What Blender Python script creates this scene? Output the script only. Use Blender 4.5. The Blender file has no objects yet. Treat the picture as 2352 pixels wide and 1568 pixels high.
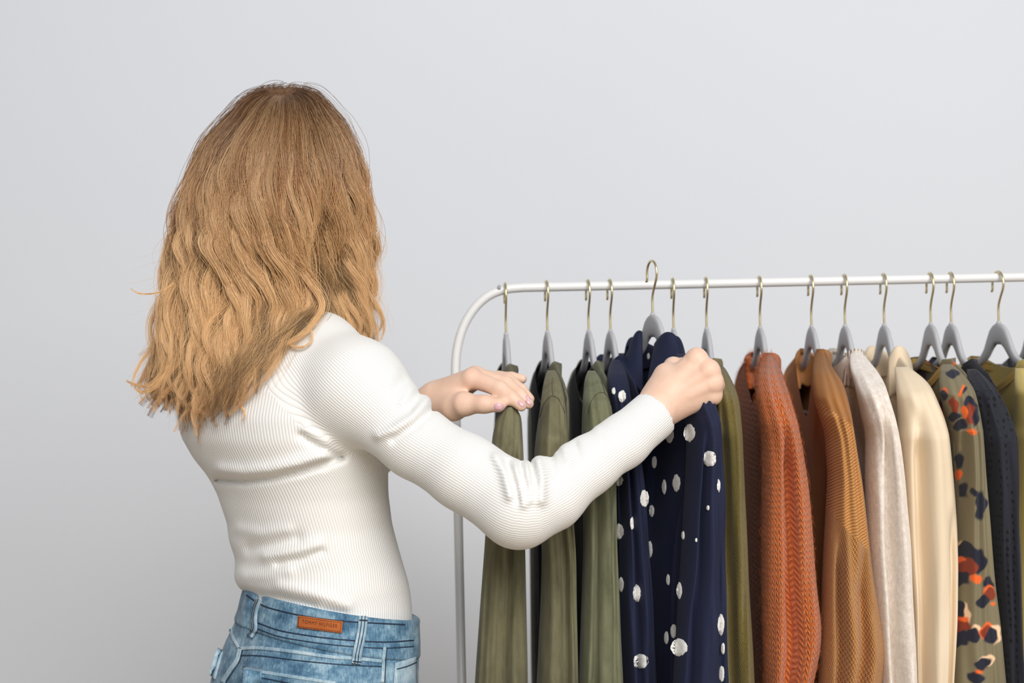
import bpy, bmesh, math, random
import numpy as np
from mathutils import Vector, Matrix
from mathutils.bvhtree import BVHTree

scene = bpy.context.scene
C = scene.collection
R = math.radians
PI = math.pi
rng = np.random.default_rng(7)

# ------------------------------------------------------------------ camera
FPX = 2352 * 50 / 36.0
CAM_H = 1.42
ROLL = R(1.19)
cam_data = bpy.data.cameras.new('camera')
cam_data.lens = 50
cam_data.sensor_width = 36
cam_data.dof.use_dof = True
cam_data.dof.focus_distance = 1.77
cam_data.dof.aperture_fstop = 3.5
cam = bpy.data.objects.new('camera', cam_data)
C.objects.link(cam)
cam.location = (0, 0, CAM_H)
_r = Vector((math.cos(ROLL), 0, -math.sin(ROLL)))
_u = Vector((math.sin(ROLL), 0, math.cos(ROLL)))
_b = Vector((0, -1, 0))
cam.rotation_euler = Matrix((_r, _u, _b)).transposed().to_euler()
scene.camera = cam

# ------------------------------------------------------------------ light and exposure
world = bpy.data.worlds.new('world')
scene.world = world
world.use_nodes = True
bg = world.node_tree.nodes['Background']
bg.inputs['Color'].default_value = (0.84, 0.91, 1.0, 1)
bg.inputs['Strength'].default_value = 0.28

def area(name, loc, aim, sx, sy, power, col):
    d = bpy.data.lights.new(name, 'AREA')
    d.shape = 'RECTANGLE'
    d.size, d.size_y = sx, sy
    d.energy = power
    d.color = col
    o = bpy.data.objects.new(name, d)
    C.objects.link(o)
    o.location = loc
    o.rotation_euler = (Vector(aim) - Vector(loc)).to_track_quat('-Z', 'Y').to_euler()
    return o

area('window_light', (1.0, -1.9, 3.5), (0.2, 2.2, 1.2), 3.0, 2.4, 275, (1.0, 0.985, 0.975))
scene.view_settings.view_transform = 'Standard'
scene.view_settings.look = 'None'
scene.view_settings.exposure = -0.19
scene.view_settings.gamma = 1.0
scene.view_settings.use_curve_mapping = False

# ------------------------------------------------------------------ helpers
ca, sa = math.cos(ROLL), math.sin(ROLL)
def P(px, py, Y):
    """a point at depth Y that the photograph shows at (px, py)"""
    cx = (px - 1176) / FPX
    cy = (784 - py) / FPX
    return Vector((Y * (cx * ca + cy * sa), Y, CAM_H + Y * (-cx * sa + cy * ca)))

def to_px(p):
    """numpy points (...,3) -> pixel coordinates"""
    Y = p[..., 1]
    X = p[..., 0] / Y
    Z = (p[..., 2] - CAM_H) / Y
    cx = X * ca - Z * sa
    cy = X * sa + Z * ca
    return 1176 + cx * FPX, 784 - cy * FPX

def link(o, parent=None):
    C.objects.link(o)
    if parent is not None:
        o.parent = parent
    return o

def tag(o, label=None, cat=None, group=None, kind=None):
    if label: o['label'] = label
    if cat: o['category'] = cat
    if group: o['group'] = group
    if kind: o['kind'] = kind
    return o

def empty(name, loc=(0, 0, 0), rz=0):
    o = bpy.data.objects.new(name, None)
    o.empty_display_size = 0.05
    C.objects.link(o)
    o.location = loc
    o.rotation_euler = (0, 0, rz)
    return o

def mesh_obj(name, verts, faces, mat, parent=None, smooth=True, uv=None):
    """verts are in the parent's local space (parents are unrotated unless said so)"""
    me = bpy.data.meshes.new(name)
    me.from_pydata([tuple(v) for v in verts], [], [tuple(int(i) for i in f) for f in faces])
    if uv is not None:
        lay = me.uv_layers.new(name='UVMap')
        idx = np.empty(len(me.loops), dtype=np.int32)
        me.loops.foreach_get('vertex_index', idx)
        lay.data.foreach_set('uv', np.asarray(uv, dtype=np.float32)[idx].ravel())
    if smooth:
        me.polygons.foreach_set('use_smooth', np.ones(len(me.polygons), dtype=bool))
    me.update()
    if mat is not None:
        me.materials.append(mat)
    return link(bpy.data.objects.new(name, me), parent)

def grid_faces(nr, nc, closed=False):
    f = []
    m = nc if closed else nc - 1
    for i in range(nr - 1):
        for j in range(m):
            a = i * nc + j
            b = i * nc + (j + 1) % nc
            f.append((a, b, b + nc, a + nc))
    return f

def tube(points, radii, n=10, caps=True):
    """swept tube with parallel transport frames -> verts, faces"""
    pts = [Vector(p) for p in points]
    if not hasattr(radii, '__len__'):
        radii = [radii] * len(pts)
    V, F = [], []
    t0 = (pts[1] - pts[0]).normalized()
    ref = Vector((1, 0, 0)) if abs(t0.x) < 0.8 else Vector((0, 1, 0))
    nrm = (ref - t0 * ref.dot(t0)).normalized()
    for i, p in enumerate(pts):
        t = (pts[min(i + 1, len(pts) - 1)] - pts[max(i - 1, 0)]).normalized()
        nrm = (nrm - t * nrm.dot(t)).normalized()
        bn = t.cross(nrm)
        for k in range(n):
            a = 2 * PI * k / n
            V.append(p + (nrm * math.cos(a) + bn * math.sin(a)) * radii[i])
    for i in range(len(pts) - 1):
        for k in range(n):
            a = i * n + k
            b = i * n + (k + 1) % n
            F.append((a, b, b + n, a + n))
    if caps:
        F.append(tuple(range(n))[::-1])
        F.append(tuple(range((len(pts) - 1) * n, len(pts) * n)))
    return V, F

def box(cx, cy, cz, sx, sy, sz):
    V = [(cx + sx * a / 2, cy + sy * b / 2, cz + sz * c / 2) for a in (-1, 1) for b in (-1, 1) for c in (-1, 1)]
    F = [(0, 1, 3, 2), (4, 6, 7, 5), (0, 4, 5, 1), (2, 3, 7, 6), (0, 2, 6, 4), (1, 5, 7, 3)]
    return V, F

def smooth_path(pts, n=8):
    """Catmull-Rom through points"""
    pts = [Vector(p) for p in pts]
    out = []
    for i in range(len(pts) - 1):
        p0 = pts[max(i - 1, 0)]; p1 = pts[i]; p2 = pts[i + 1]; p3 = pts[min(i + 2, len(pts) - 1)]
        for k in range(n):
            t = k / n
            out.append(0.5 * ((2 * p1) + (p2 - p0) * t + (2 * p0 - 5 * p1 + 4 * p2 - p3) * t * t + (3 * p1 - p0 - 3 * p2 + p3) * t ** 3))
    out.append(pts[-1])
    return out

# ------------------------------------------------------------------ materials
def srgb(r, g, b):
    f = lambda c: (c / 255 / 12.92) if c / 255 <= 0.04045 else ((c / 255 + 0.055) / 1.055) ** 2.4
    return (f(r), f(g), f(b), 1)

class NT:
    """tiny node-tree helper"""
    def __init__(s, name):
        s.m = bpy.data.materials.new(name)
        s.m.use_nodes = True
        s.t = s.m.node_tree
        s.b = s.t.nodes['Principled BSDF']
    def n(s, kind, **kw):
        nd = s.t.nodes.new(kind)
        for k, v in kw.items():
            setattr(nd, k, v)
        return nd
    def l(s, a, b):
        s.t.links.new(a, b)
    def val(s, x, node, i):
        if isinstance(x, (int, float)):
            node.inputs[i].default_value = x
        else:
            s.l(x, node.inputs[i])
    def math(s, op, a, b=0.0, c=0.0):
        nd = s.n('ShaderNodeMath', operation=op)
        s.val(a, nd, 0); s.val(b, nd, 1)
        if op in ('MULTIPLY_ADD',): s.val(c, nd, 2)
        return nd.outputs[0]
    def uv(s):
        nd = s.n('ShaderNodeUVMap')
        sp = s.n('ShaderNodeSeparateXYZ')
        s.l(nd.outputs[0], sp.inputs[0])
        return sp.outputs[0], sp.outputs[1], nd.outputs[0]
    def obj(s):
        return s.n('ShaderNodeTexCoord').outputs['Object']
    def noise(s, vec, scale, detail=3, rough=0.55, out='Fac'):
        nd = s.n('ShaderNodeTexNoise')
        nd.inputs['Scale'].default_value = scale
        nd.inputs['Detail'].default_value = detail
        nd.inputs['Roughness'].default_value = rough
        if vec is not None: s.l(vec, nd.inputs['Vector'])
        return nd.outputs[out]
    def scaled(s, vec, sc):
        nd = s.n('ShaderNodeVectorMath', operation='MULTIPLY')
        s.l(vec, nd.inputs[0])
        nd.inputs[1].default_value = sc
        return nd.outputs[0]
    def ramp(s, fac, stops):
        nd = s.n('ShaderNodeValToRGB')
        e = nd.color_ramp.elements
        while len(e) < len(stops): e.new(0.5)
        for i, (p, c) in enumerate(stops):
            e[i].position = p
            e[i].color = c
        s.l(fac, nd.inputs[0])
        return nd.outputs[0]
    def mix(s, fac, a, b, mode='MIX'):
        nd = s.n('ShaderNodeMix', data_type='RGBA', blend_type=mode)
        if isinstance(fac, (int, float)): nd.inputs[0].default_value = fac
        else: s.l(fac, nd.inputs[0])
        for i, x in ((6, a), (7, b)):
            if isinstance(x, tuple): nd.inputs[i].default_value = x
            else: s.l(x, nd.inputs[i])
        return nd.outputs[2]
    def bump(s, h, dist, strength=1.0, prev=None):
        nd = s.n('ShaderNodeBump')
        nd.inputs['Strength'].default_value = strength
        nd.inputs['Distance'].default_value = dist
        s.l(h, nd.inputs['Height'])
        if prev is not None: s.l(prev, nd.inputs['Normal'])
        return nd.outputs[0]
    def done(s, col=None, rough=0.8, normal=None, sheen=0.0, spec=0.3, metal=0.0, sheen_rough=0.5, sss=0.0):
        b = s.b
        if col is not None:
            if isinstance(col, tuple): b.inputs['Base Color'].default_value = col
            else: s.l(col, b.inputs['Base Color'])
        if isinstance(rough, (int, float)): b.inputs['Roughness'].default_value = rough
        else: s.l(rough, b.inputs['Roughness'])
        b.inputs['Specular IOR Level'].default_value = spec
        b.inputs['Metallic'].default_value = metal
        b.inputs['Sheen Weight'].default_value = sheen
        b.inputs['Sheen Roughness'].default_value = sheen_rough
        if sss:
            b.inputs['Subsurface Weight'].default_value = sss
            b.inputs['Subsurface Radius'].default_value = (0.012, 0.005, 0.003)
            b.inputs['Subsurface Scale'].default_value = 0.6
        if normal is not None: s.l(normal, b.inputs['Normal'])
        return s.m

def mat_wall():
    t = NT('wall_paint')
    o = t.obj()
    c = t.mix(t.noise(o, 2.2, 3), srgb(230, 233, 238), srgb(233, 236, 241))
    n = t.bump(t.noise(o, 55, 4), 0.0012, 0.25)
    return t.done(c, 0.75, n, spec=0.25)

def mat_floor():
    t = NT('floor_wood')
    o = t.obj()
    g = t.noise(t.scaled(o, (3, 30, 1)), 3, 5)
    return t.done(t.mix(g, srgb(178, 158, 132), srgb(200, 182, 156)), 0.5, t.bump(g, 0.001, 0.3))

def mat_plain(name, col, rough=0.5, metal=0.0, spec=0.5):
    t = NT(name)
    o = t.obj()
    f = t.noise(o, 300, 2)
    return t.done(t.mix(f, tuple(c * 0.96 for c in col[:3]) + (1,), col), rough, metal=metal, spec=spec)

def lined(t, c, inside):
    """the wrong side of the cloth shows its lining"""
    if inside is None: return c
    return t.mix(t.n('ShaderNodeNewGeometry').outputs['Backfacing'], c, inside)

def mat_suede(name, c0, c1, inside=None):
    t = NT(name)
    o = t.obj()
    a = t.noise(t.scaled(o, (1, 1, 0.35)), 26, 5, 0.62)
    c = lined(t, t.ramp(a, [(0.32, c0), (0.68, c1)]), inside)
    n = t.bump(t.noise(o, 900, 2), 0.0005, 0.35)
    n = t.bump(t.noise(t.scaled(o, (1, 1, 0.3)), 40, 3), 0.003, 0.25, n)
    return t.done(c, 0.85, n, sheen=0.12, spec=0.15, sheen_rough=0.4)

def mat_cloth(name, c0, c1, weave=1400, rough=0.75, sheen=0.15, wrinkle=0.35, spec=0.25, sheen_rough=0.45):
    t = NT(name)
    o = t.obj()
    a = t.noise(t.scaled(o, (1, 1, 0.4)), 14, 3)
    c = t.mix(a, c0, c1)
    n = t.bump(t.noise(o, weave, 2), 0.0003, 0.3)
    n = t.bump(t.noise(t.scaled(o, (1, 1, 0.22)), 22, 2), 0.004, wrinkle, n)
    return t.done(c, rough, n, sheen=sheen, spec=spec, sheen_rough=sheen_rough)

def mat_vknit(name, dark, mid, light, wale, course, dist=0.003, fuzz=0.4, sheen=0.3):
    """stocking stitch: columns of V shapes, UV in metres"""
    t = NT(name)
    u, v, uvv = t.uv()
    o = t.obj()
    nz = t.noise(o, 55, 3, out='Fac')
    uu = t.math('ADD', t.math('DIVIDE', u, wale), t.math('MULTIPLY', nz, 0.5))
    tri = t.math('ABSOLUTE', t.math('SUBTRACT', t.math('FRACT', uu), 0.5))          # 0..0.5
    vv = t.math('ADD', t.math('DIVIDE', v, course), t.math('MULTIPLY', tri, 1.5))
    vv = t.math('ADD', vv, t.math('MULTIPLY', nz, 1.0))
    s1 = t.math('SINE', t.math('MULTIPLY', vv, 2 * PI))
    s2 = t.math('SINE', t.math('MULTIPLY', tri, 2 * PI))                                # 0 at centre and seam
    h = t.math('MULTIPLY', t.math('MULTIPLY_ADD', s1, 0.5, 0.5), t.math('MULTIPLY_ADD', s2, 0.75, 0.25))
    f1 = t.noise(o, 420, 4, 0.7)
    hh = t.math('ADD', h, t.math('MULTIPLY', f1, fuzz))
    c = t.ramp(t.math('MULTIPLY_ADD', f1, 0.65, t.math('MULTIPLY', h, 0.4)), [(0.22, dark), (0.48, mid), (0.8, light)])
    n = t.bump(hh, dist, 0.9)
    return t.done(c, 0.9, n, sheen=sheen, spec=0.1, sheen_rough=0.5)

def mat_mesh_knit(name, dark, mid, light, wale, course, dist=0.002):
    """open honeycomb-like knit"""
    t = NT(name)
    u, v, uvv = t.uv()
    o = t.obj()
    nz = t.noise(o, 60, 2)
    row = t.math('DIVIDE', v, course)
    off = t.math('MULTIPLY', t.math('FLOOR', t.math('MODULO', row, 2.0)), 0.5)
    a = t.math('SINE', t.math('MULTIPLY', t.math('ADD', t.math('ADD', t.math('DIVIDE', u, wale), off), t.math('MULTIPLY', nz, 0.4)), 2 * PI))
    b = t.math('SINE', t.math('MULTIPLY', row, 2 * PI))
    h = t.math('MULTIPLY_ADD', t.math('MULTIPLY', a, b), 0.5, 0.5)
    f1 = t.noise(o, 500, 3, 0.7)
    c = t.ramp(t.math('MULTIPLY_ADD', f1, 0.6, t.math('MULTIPLY', h, 0.4)), [(0.15, dark), (0.42, mid), (0.8, light)])
    return t.done(c, 0.9, t.bump(t.math('ADD', h, t.math('MULTIPLY', f1, 0.3)), dist, 0.9), sheen=0.2, spec=0.1)

def mat_rib(name, dark, light, pitch, along_v=False, dist=0.0015, fuzz=0.25, sharp=0.6, sheen=0.1):
    """ribs across U (or V); UV in metres"""
    t = NT(name)
    u, v, uvv = t.uv()
    o = t.obj()
    x = t.math('DIVIDE', v if along_v else u, pitch)
    s = t.math('ABSOLUTE', t.math('SINE', t.math('MULTIPLY', x, PI)))
    h = t.math('POWER', s, sharp)
    f1 = t.noise(o, 480, 3, 0.65)
    c = t.ramp(t.math('MULTIPLY_ADD', f1, 0.3, t.math('MULTIPLY', h, 0.7)), [(0.1, dark), (0.55, light)])
    return t.done(c, 0.88, t.bump(t.math('ADD', h, t.math('MULTIPLY', f1, fuzz)), dist, 0.9), sheen=sheen, spec=0.15)

def mat_felt(name, c0, c1):
    t = NT(name)
    o = t.obj()
    a = t.noise(o, 130, 5, 0.7)
    c = t.ramp(a, [(0.3, c0), (0.7, c1)])
    n = t.bump(t.noise(o, 260, 5, 0.7), 0.002, 0.45)
    return t.done(c, 0.95, n, sheen=0.5, spec=0.08, sheen_rough=0.6)

def mat_attr(name, attr, rough=0.75, weave=1400, sheen=0.1):
    t = NT(name)
    a = t.n('ShaderNodeAttribute', attribute_name=attr)
    o = t.obj()
    n = t.bump(t.noise(o, weave, 2), 0.0003, 0.3)
    return t.done(a.outputs['Color'], rough, n, sheen=sheen, spec=0.08)

M = {}
M['wall'] = mat_wall()
M['floor'] = mat_floor()
M['rack'] = mat_plain('white_powder_coat', srgb(232, 231, 228), 0.35)
M['cap'] = mat_plain('grey_cap', srgb(170, 170, 172), 0.5)
M['gold'] = NT('gold_wire').done(srgb(232, 216, 168), 0.36, metal=1.0)
M['hanger'] = mat_plain('grey_hanger', srgb(184, 184, 187), 0.5)
M['olive'] = mat_suede('olive_suede', srgb(88, 85, 62), srgb(126, 121, 94), srgb(12, 12, 14))
M['olive_b'] = mat_suede('olive_suede_green', srgb(90, 92, 68), srgb(128, 128, 101), srgb(12, 12, 14))
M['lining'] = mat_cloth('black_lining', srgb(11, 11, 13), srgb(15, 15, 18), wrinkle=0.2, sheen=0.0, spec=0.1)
M['navy'] = mat_cloth('navy_crepe', srgb(24, 28, 50), srgb(34, 40, 66), rough=0.75, sheen=0.03, wrinkle=0.3)
M['seam'] = mat_plain('dark_seam', srgb(78, 76, 54), 0.9)
M['tuft'] = mat_felt('white_tuft', srgb(214, 211, 204), srgb(246, 244, 240))
M['moss'] = mat_mesh_knit('moss_knit', srgb(70, 58, 18), srgb(114, 98, 40), srgb(158, 140, 74), 0.0030, 0.0028, 0.0014)
M['rust'] = mat_vknit('rust_mohair', srgb(170, 80, 30), srgb(206, 106, 46), srgb(230, 140, 76), 0.0098, 0.0080, 0.0026, 0.7)
M['caramel'] = mat_mesh_knit('caramel_knit', srgb(112, 70, 32), srgb(180, 122, 66), srgb(216, 162, 100), 0.0040, 0.0038, 0.0016)
M['caramel_rib'] = mat_rib('caramel_rib_knit', srgb(160, 106, 56), srgb(196, 138, 80), 0.0040, True, 0.0014)
M['caramel_fine'] = mat_rib('caramel_fine_knit', srgb(156, 102, 54), srgb(184, 126, 72), 0.0017, False, 0.0006)
M['oat'] = mat_felt('oatmeal_wool', srgb(212, 196, 180), srgb(242, 232, 220))
M['oat_rib'] = mat_rib('oatmeal_rib', srgb(176, 160, 142), srgb(222, 210, 197), 0.0085, False, 0.003, sharp=0.9)
M['cream'] = mat_cloth('cream_crepe', srgb(222, 200, 168), srgb(231, 213, 186), rough=0.6, sheen=0.1, wrinkle=0.25)
def mat_dotted(name, c0, c1):
    t = NT(name)
    o = t.obj()
    vn = t.n('ShaderNodeTexVoronoi'); vn.inputs['Scale'].default_value = 125; vn.inputs['Randomness'].default_value = 0.28
    t.l(t.scaled(o, (1, 1, 0.8)), vn.inputs['Vector'])
    d = t.ramp(vn.outputs['Distance'], [(0.22, (1, 1, 1, 1)), (0.34, (0, 0, 0, 1))])
    n = t.bump(t.noise(o, 1100, 2), 0.0003, 0.4)
    n = t.bump(d, 0.001, 0.6, n)
    return t.done(t.mix(d, c1, c0), 0.75, n, sheen=0.1, spec=0.2)
M['black'] = mat_dotted('black_dotted', srgb(20, 21, 26), srgb(37, 38, 46))
M['mustard'] = mat_cloth('mustard_satin', srgb(188, 164, 88), srgb(204, 182, 108), rough=0.5, sheen=0.1, wrinkle=0.3, spec=0.4)
M['mustard_dark'] = mat_cloth('mustard_binding', srgb(160, 128, 62), srgb(180, 148, 78), rough=0.7)
M['print'] = mat_attr('blotch_print', 'print')

# ------------------------------------------------------------------ room
WALL_Y = 3.35
v, f = box(0, WALL_Y + 0.05, 1.6, 9, 0.1, 3.2)
tag(mesh_obj('wall_back', v, f, M['wall'], smooth=False), 'plain off-white painted wall behind the rack', 'wall', kind='structure')
v, f = box(0, 0.8, -0.05, 9, 5.1, 0.1)
tag(mesh_obj('floor', v, f, M['floor'], smooth=False), 'pale wooden floor below the rack', 'floor', kind='structure')
v, f = box(0, WALL_Y - 0.007, 0.04, 9, 0.014, 0.08)
tag(mesh_obj('baseboard_back', v, f, M['rack'], smooth=False), 'white baseboard along the back wall', 'baseboard', kind='structure')

# ------------------------------------------------------------------ clothes rack
RAIL_Y = 2.05
RAIL_R = 0.0066
rail_z = P(1776, 648, RAIL_Y).z
rack = tag(empty('clothes_rack', (P(1046, 850, RAIL_Y).x, RAIL_Y, 0)), 'white metal clothes rack with rounded corner holding the garments', 'clothes rack')
rx0 = rack.location.x
def rel(p, o):
    return Vector(p) - o.location
corner = [P(1046, 880, RAIL_Y), P(1047, 830, RAIL_Y), P(1056, 775, RAIL_Y), P(1073, 733, RAIL_Y), P(1098, 699, RAIL_Y), P(1128, 676, RAIL_Y), P(1163, 664, RAIL_Y), P(1202, 660, RAIL_Y)]
post_x = corner[0].x
path = [Vector((post_x, RAIL_Y, 1.335))] + corner[1:]
path = smooth_path(path, 6)
XR = 1.02
end = [Vector((0.3, RAIL_Y, rail_z)), Vector((XR - 0.08, RAIL_Y, rail_z)), Vector((XR - 0.03, RAIL_Y, rail_z - 0.016)), Vector((XR - 0.005, RAIL_Y, rail_z - 0.06)), Vector((XR, RAIL_Y, 1.335))]
full = path + [end[0]] + smooth_path(end[1:], 6)
v, f = tube([rel(p, rack) for p in full], RAIL_R, 14)
mesh_obj('top_rail', v, f, M['rack'], rack)
for x in (post_x, XR):
    v, f = tube([rel((x, RAIL_Y, 1.336), rack), rel((x, RAIL_Y, 0.05), rack)], RAIL_R, 14)
    mesh_obj('post', v, f, M['rack'], rack)
    foot = [rel((x, RAIL_Y - 0.24, 0.008), rack), rel((x, RAIL_Y - 0.22, 0.03), rack), rel((x, RAIL_Y - 0.18, 0.042), rack), rel((x, RAIL_Y + 0.18, 0.042), rack), rel((x, RAIL_Y + 0.22, 0.03), rack), rel((x, RAIL_Y + 0.24, 0.008), rack)]
    v, f = tube(smooth_path(foot, 4), 0.008, 12)
    mesh_obj('foot', v, f, M['rack'], rack)
v, f = tube([rel((post_x, RAIL_Y, 0.16), rack), rel((XR, RAIL_Y, 0.16), rack)], 0.007, 12)
mesh_obj('lower_bar', v, f, M['rack'], rack)
cp = P(1147, 659, RAIL_Y)
v, f = tube([rel(cp, rack) + Vector((0, -0.004, -0.003)), rel(cp, rack) + Vector((0, -0.0085, 0.0005))], 0.0026, 10)
tag(mesh_obj('rail_screw', v, f, M['cap'], rack), 'small grey screw head on the bend')

# ------------------------------------------------------------------ hangers
def arm_z(s):
    s = abs(s)
    return float(np.interp(s, [0, 0.014, 0.026, 0.038, 0.052, 0.072, 0.1, 0.15, 0.185, 0.197], [-0.0200, -0.0230, -0.034, -0.048, -0.0585, -0.0655, -0.0735, -0.087, -0.104, -0.112]))

def make_hanger_meshes():
    # hook in the plane (s, z); local -Y is the near side
    pts = [(0, -0.004), (0, 0.008), (0, 0.02), (0.002, 0.027), (0.008, 0.037), (0.0145, 0.046), (0.0172, 0.053)]
    for k in range(1, 12):
        a = PI * k / 12
        pts.append((0.0172 * math.cos(a), 0.0555 + 0.0172 * math.sin(a)))
    pts += [(-0.0172, 0.0545), (-0.0172, 0.049), (-0.0186, 0.0455), (-0.021, 0.0452)]
    v, f = tube(smooth_path([(0, -s, z) for s, z in pts], 3), 0.0017, 8)
    hk = (v, f)
    S = np.linspace(-0.165, 0.165, 61)
    V, F = [], []
    n = 12
    for s in S:
        t = 0.0062 + 0.0098 * math.exp(-(s / 0.03) ** 2)
        if abs(s) > 0.155: t *= 0.8
        cz = arm_z(s) + 0.004
        th = 0.0042 if abs(s) < 0.16 else 0.003
        ds = 0.004
        sl = (arm_z(s + ds) - arm_z(s - ds)) / (2 * ds)
        nl = math.hypot(1, sl)
        for k in range(n):
            a = 2 * PI * k / n
            c_, s_ = math.cos(a), math.sin(a)
            ox = th * (abs(c_) ** 0.7) * (1 if c_ >= 0 else -1)
            on = t * (abs(s_) ** 0.7) * (1 if s_ >= 0 else -1)
            V.append((ox, -(s - on * sl / nl), cz + on / nl))
    F = grid_faces(len(S), n, True)
    F.append(tuple(range(n))[::-1]); F.append(tuple(range((len(S) - 1) * n, len(S) * n)))
    b0 = len(V)
    v2, f2 = tube([(0, 0, -0.016), (0, 0, -0.008), (0, 0, -0.002), (0, 0, 0.001)], [0.0034, 0.0036, 0.0034, 0.003], 12)
    V += v2
    F += [tuple(i + b0 for i in q) for q in f2]
    body = (V, F)
    bar = []
    for k in range(25):
        s = -0.162 + 0.324 * k / 24
        e = max(0, abs(s) - 0.135)
        bar.append((0, -s, -0.128 + e * 1.0))
    br = tube(bar, 0.0036, 8)
    return hk, body, br
HK, HB, HR = make_hanger_meshes()
_hm = {}
def hanger(px, label, neck=None, rz=0.0):
    """hang a hanger on the rail where the photograph shows its stem"""
    if neck is None:
        x = P(px, 655, RAIL_Y).x
        z = rail_z
        if px < 1200:
            z = P(px, 664, RAIL_Y).z
        neck = Vector((x, RAIL_Y, z + RAIL_R - 0.0710 + 0.0004))
    root = empty('clothes_hanger', neck, rz)
    tag(root, label, 'hanger', 'grey clothes hangers on the rail')
    for nm, (v, f), m in (('hook', HK, 'gold'), ('shoulder_frame', HB, 'hanger'), ('trouser_bar', HR, 'hanger')):
        if nm not in _hm:
            o = mesh_obj(nm, v, f, M[m], root)
            _hm[nm] = o
            if nm == 'hook': o['label'] = 'thin gold wire hook'
        else:
            o = _hm[nm].copy(); C.objects.link(o); o.parent = root
    return root

# ------------------------------------------------------------------ garments
def smooth1d(a, k):
    if k < 1: return a
    ker = np.hanning(2 * k + 3)[1:-1]
    ker /= ker.sum()
    p = np.pad(a, k, mode='edge')
    return np.convolve(p, ker, 'valid')

def shoulder_z(s, w):
    s = np.abs(s)
    return np.interp(s, [0, 0.03, 0.05, 0.07, 0.1, 0.15, 0.185, 0.2, 0.23], [-0.008, -0.02, -0.034, -0.0445, -0.0555, -0.0705, -0.09, -0.1, -0.125])

GARMENTS = []
def to_local(pts, root):
    m = Matrix.Rotation(root.rotation_euler.z, 3, 'Z').inverted()
    mm = np.array(m)
    return (np.asarray(pts) - np.array(root.location)) @ mm.T

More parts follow.
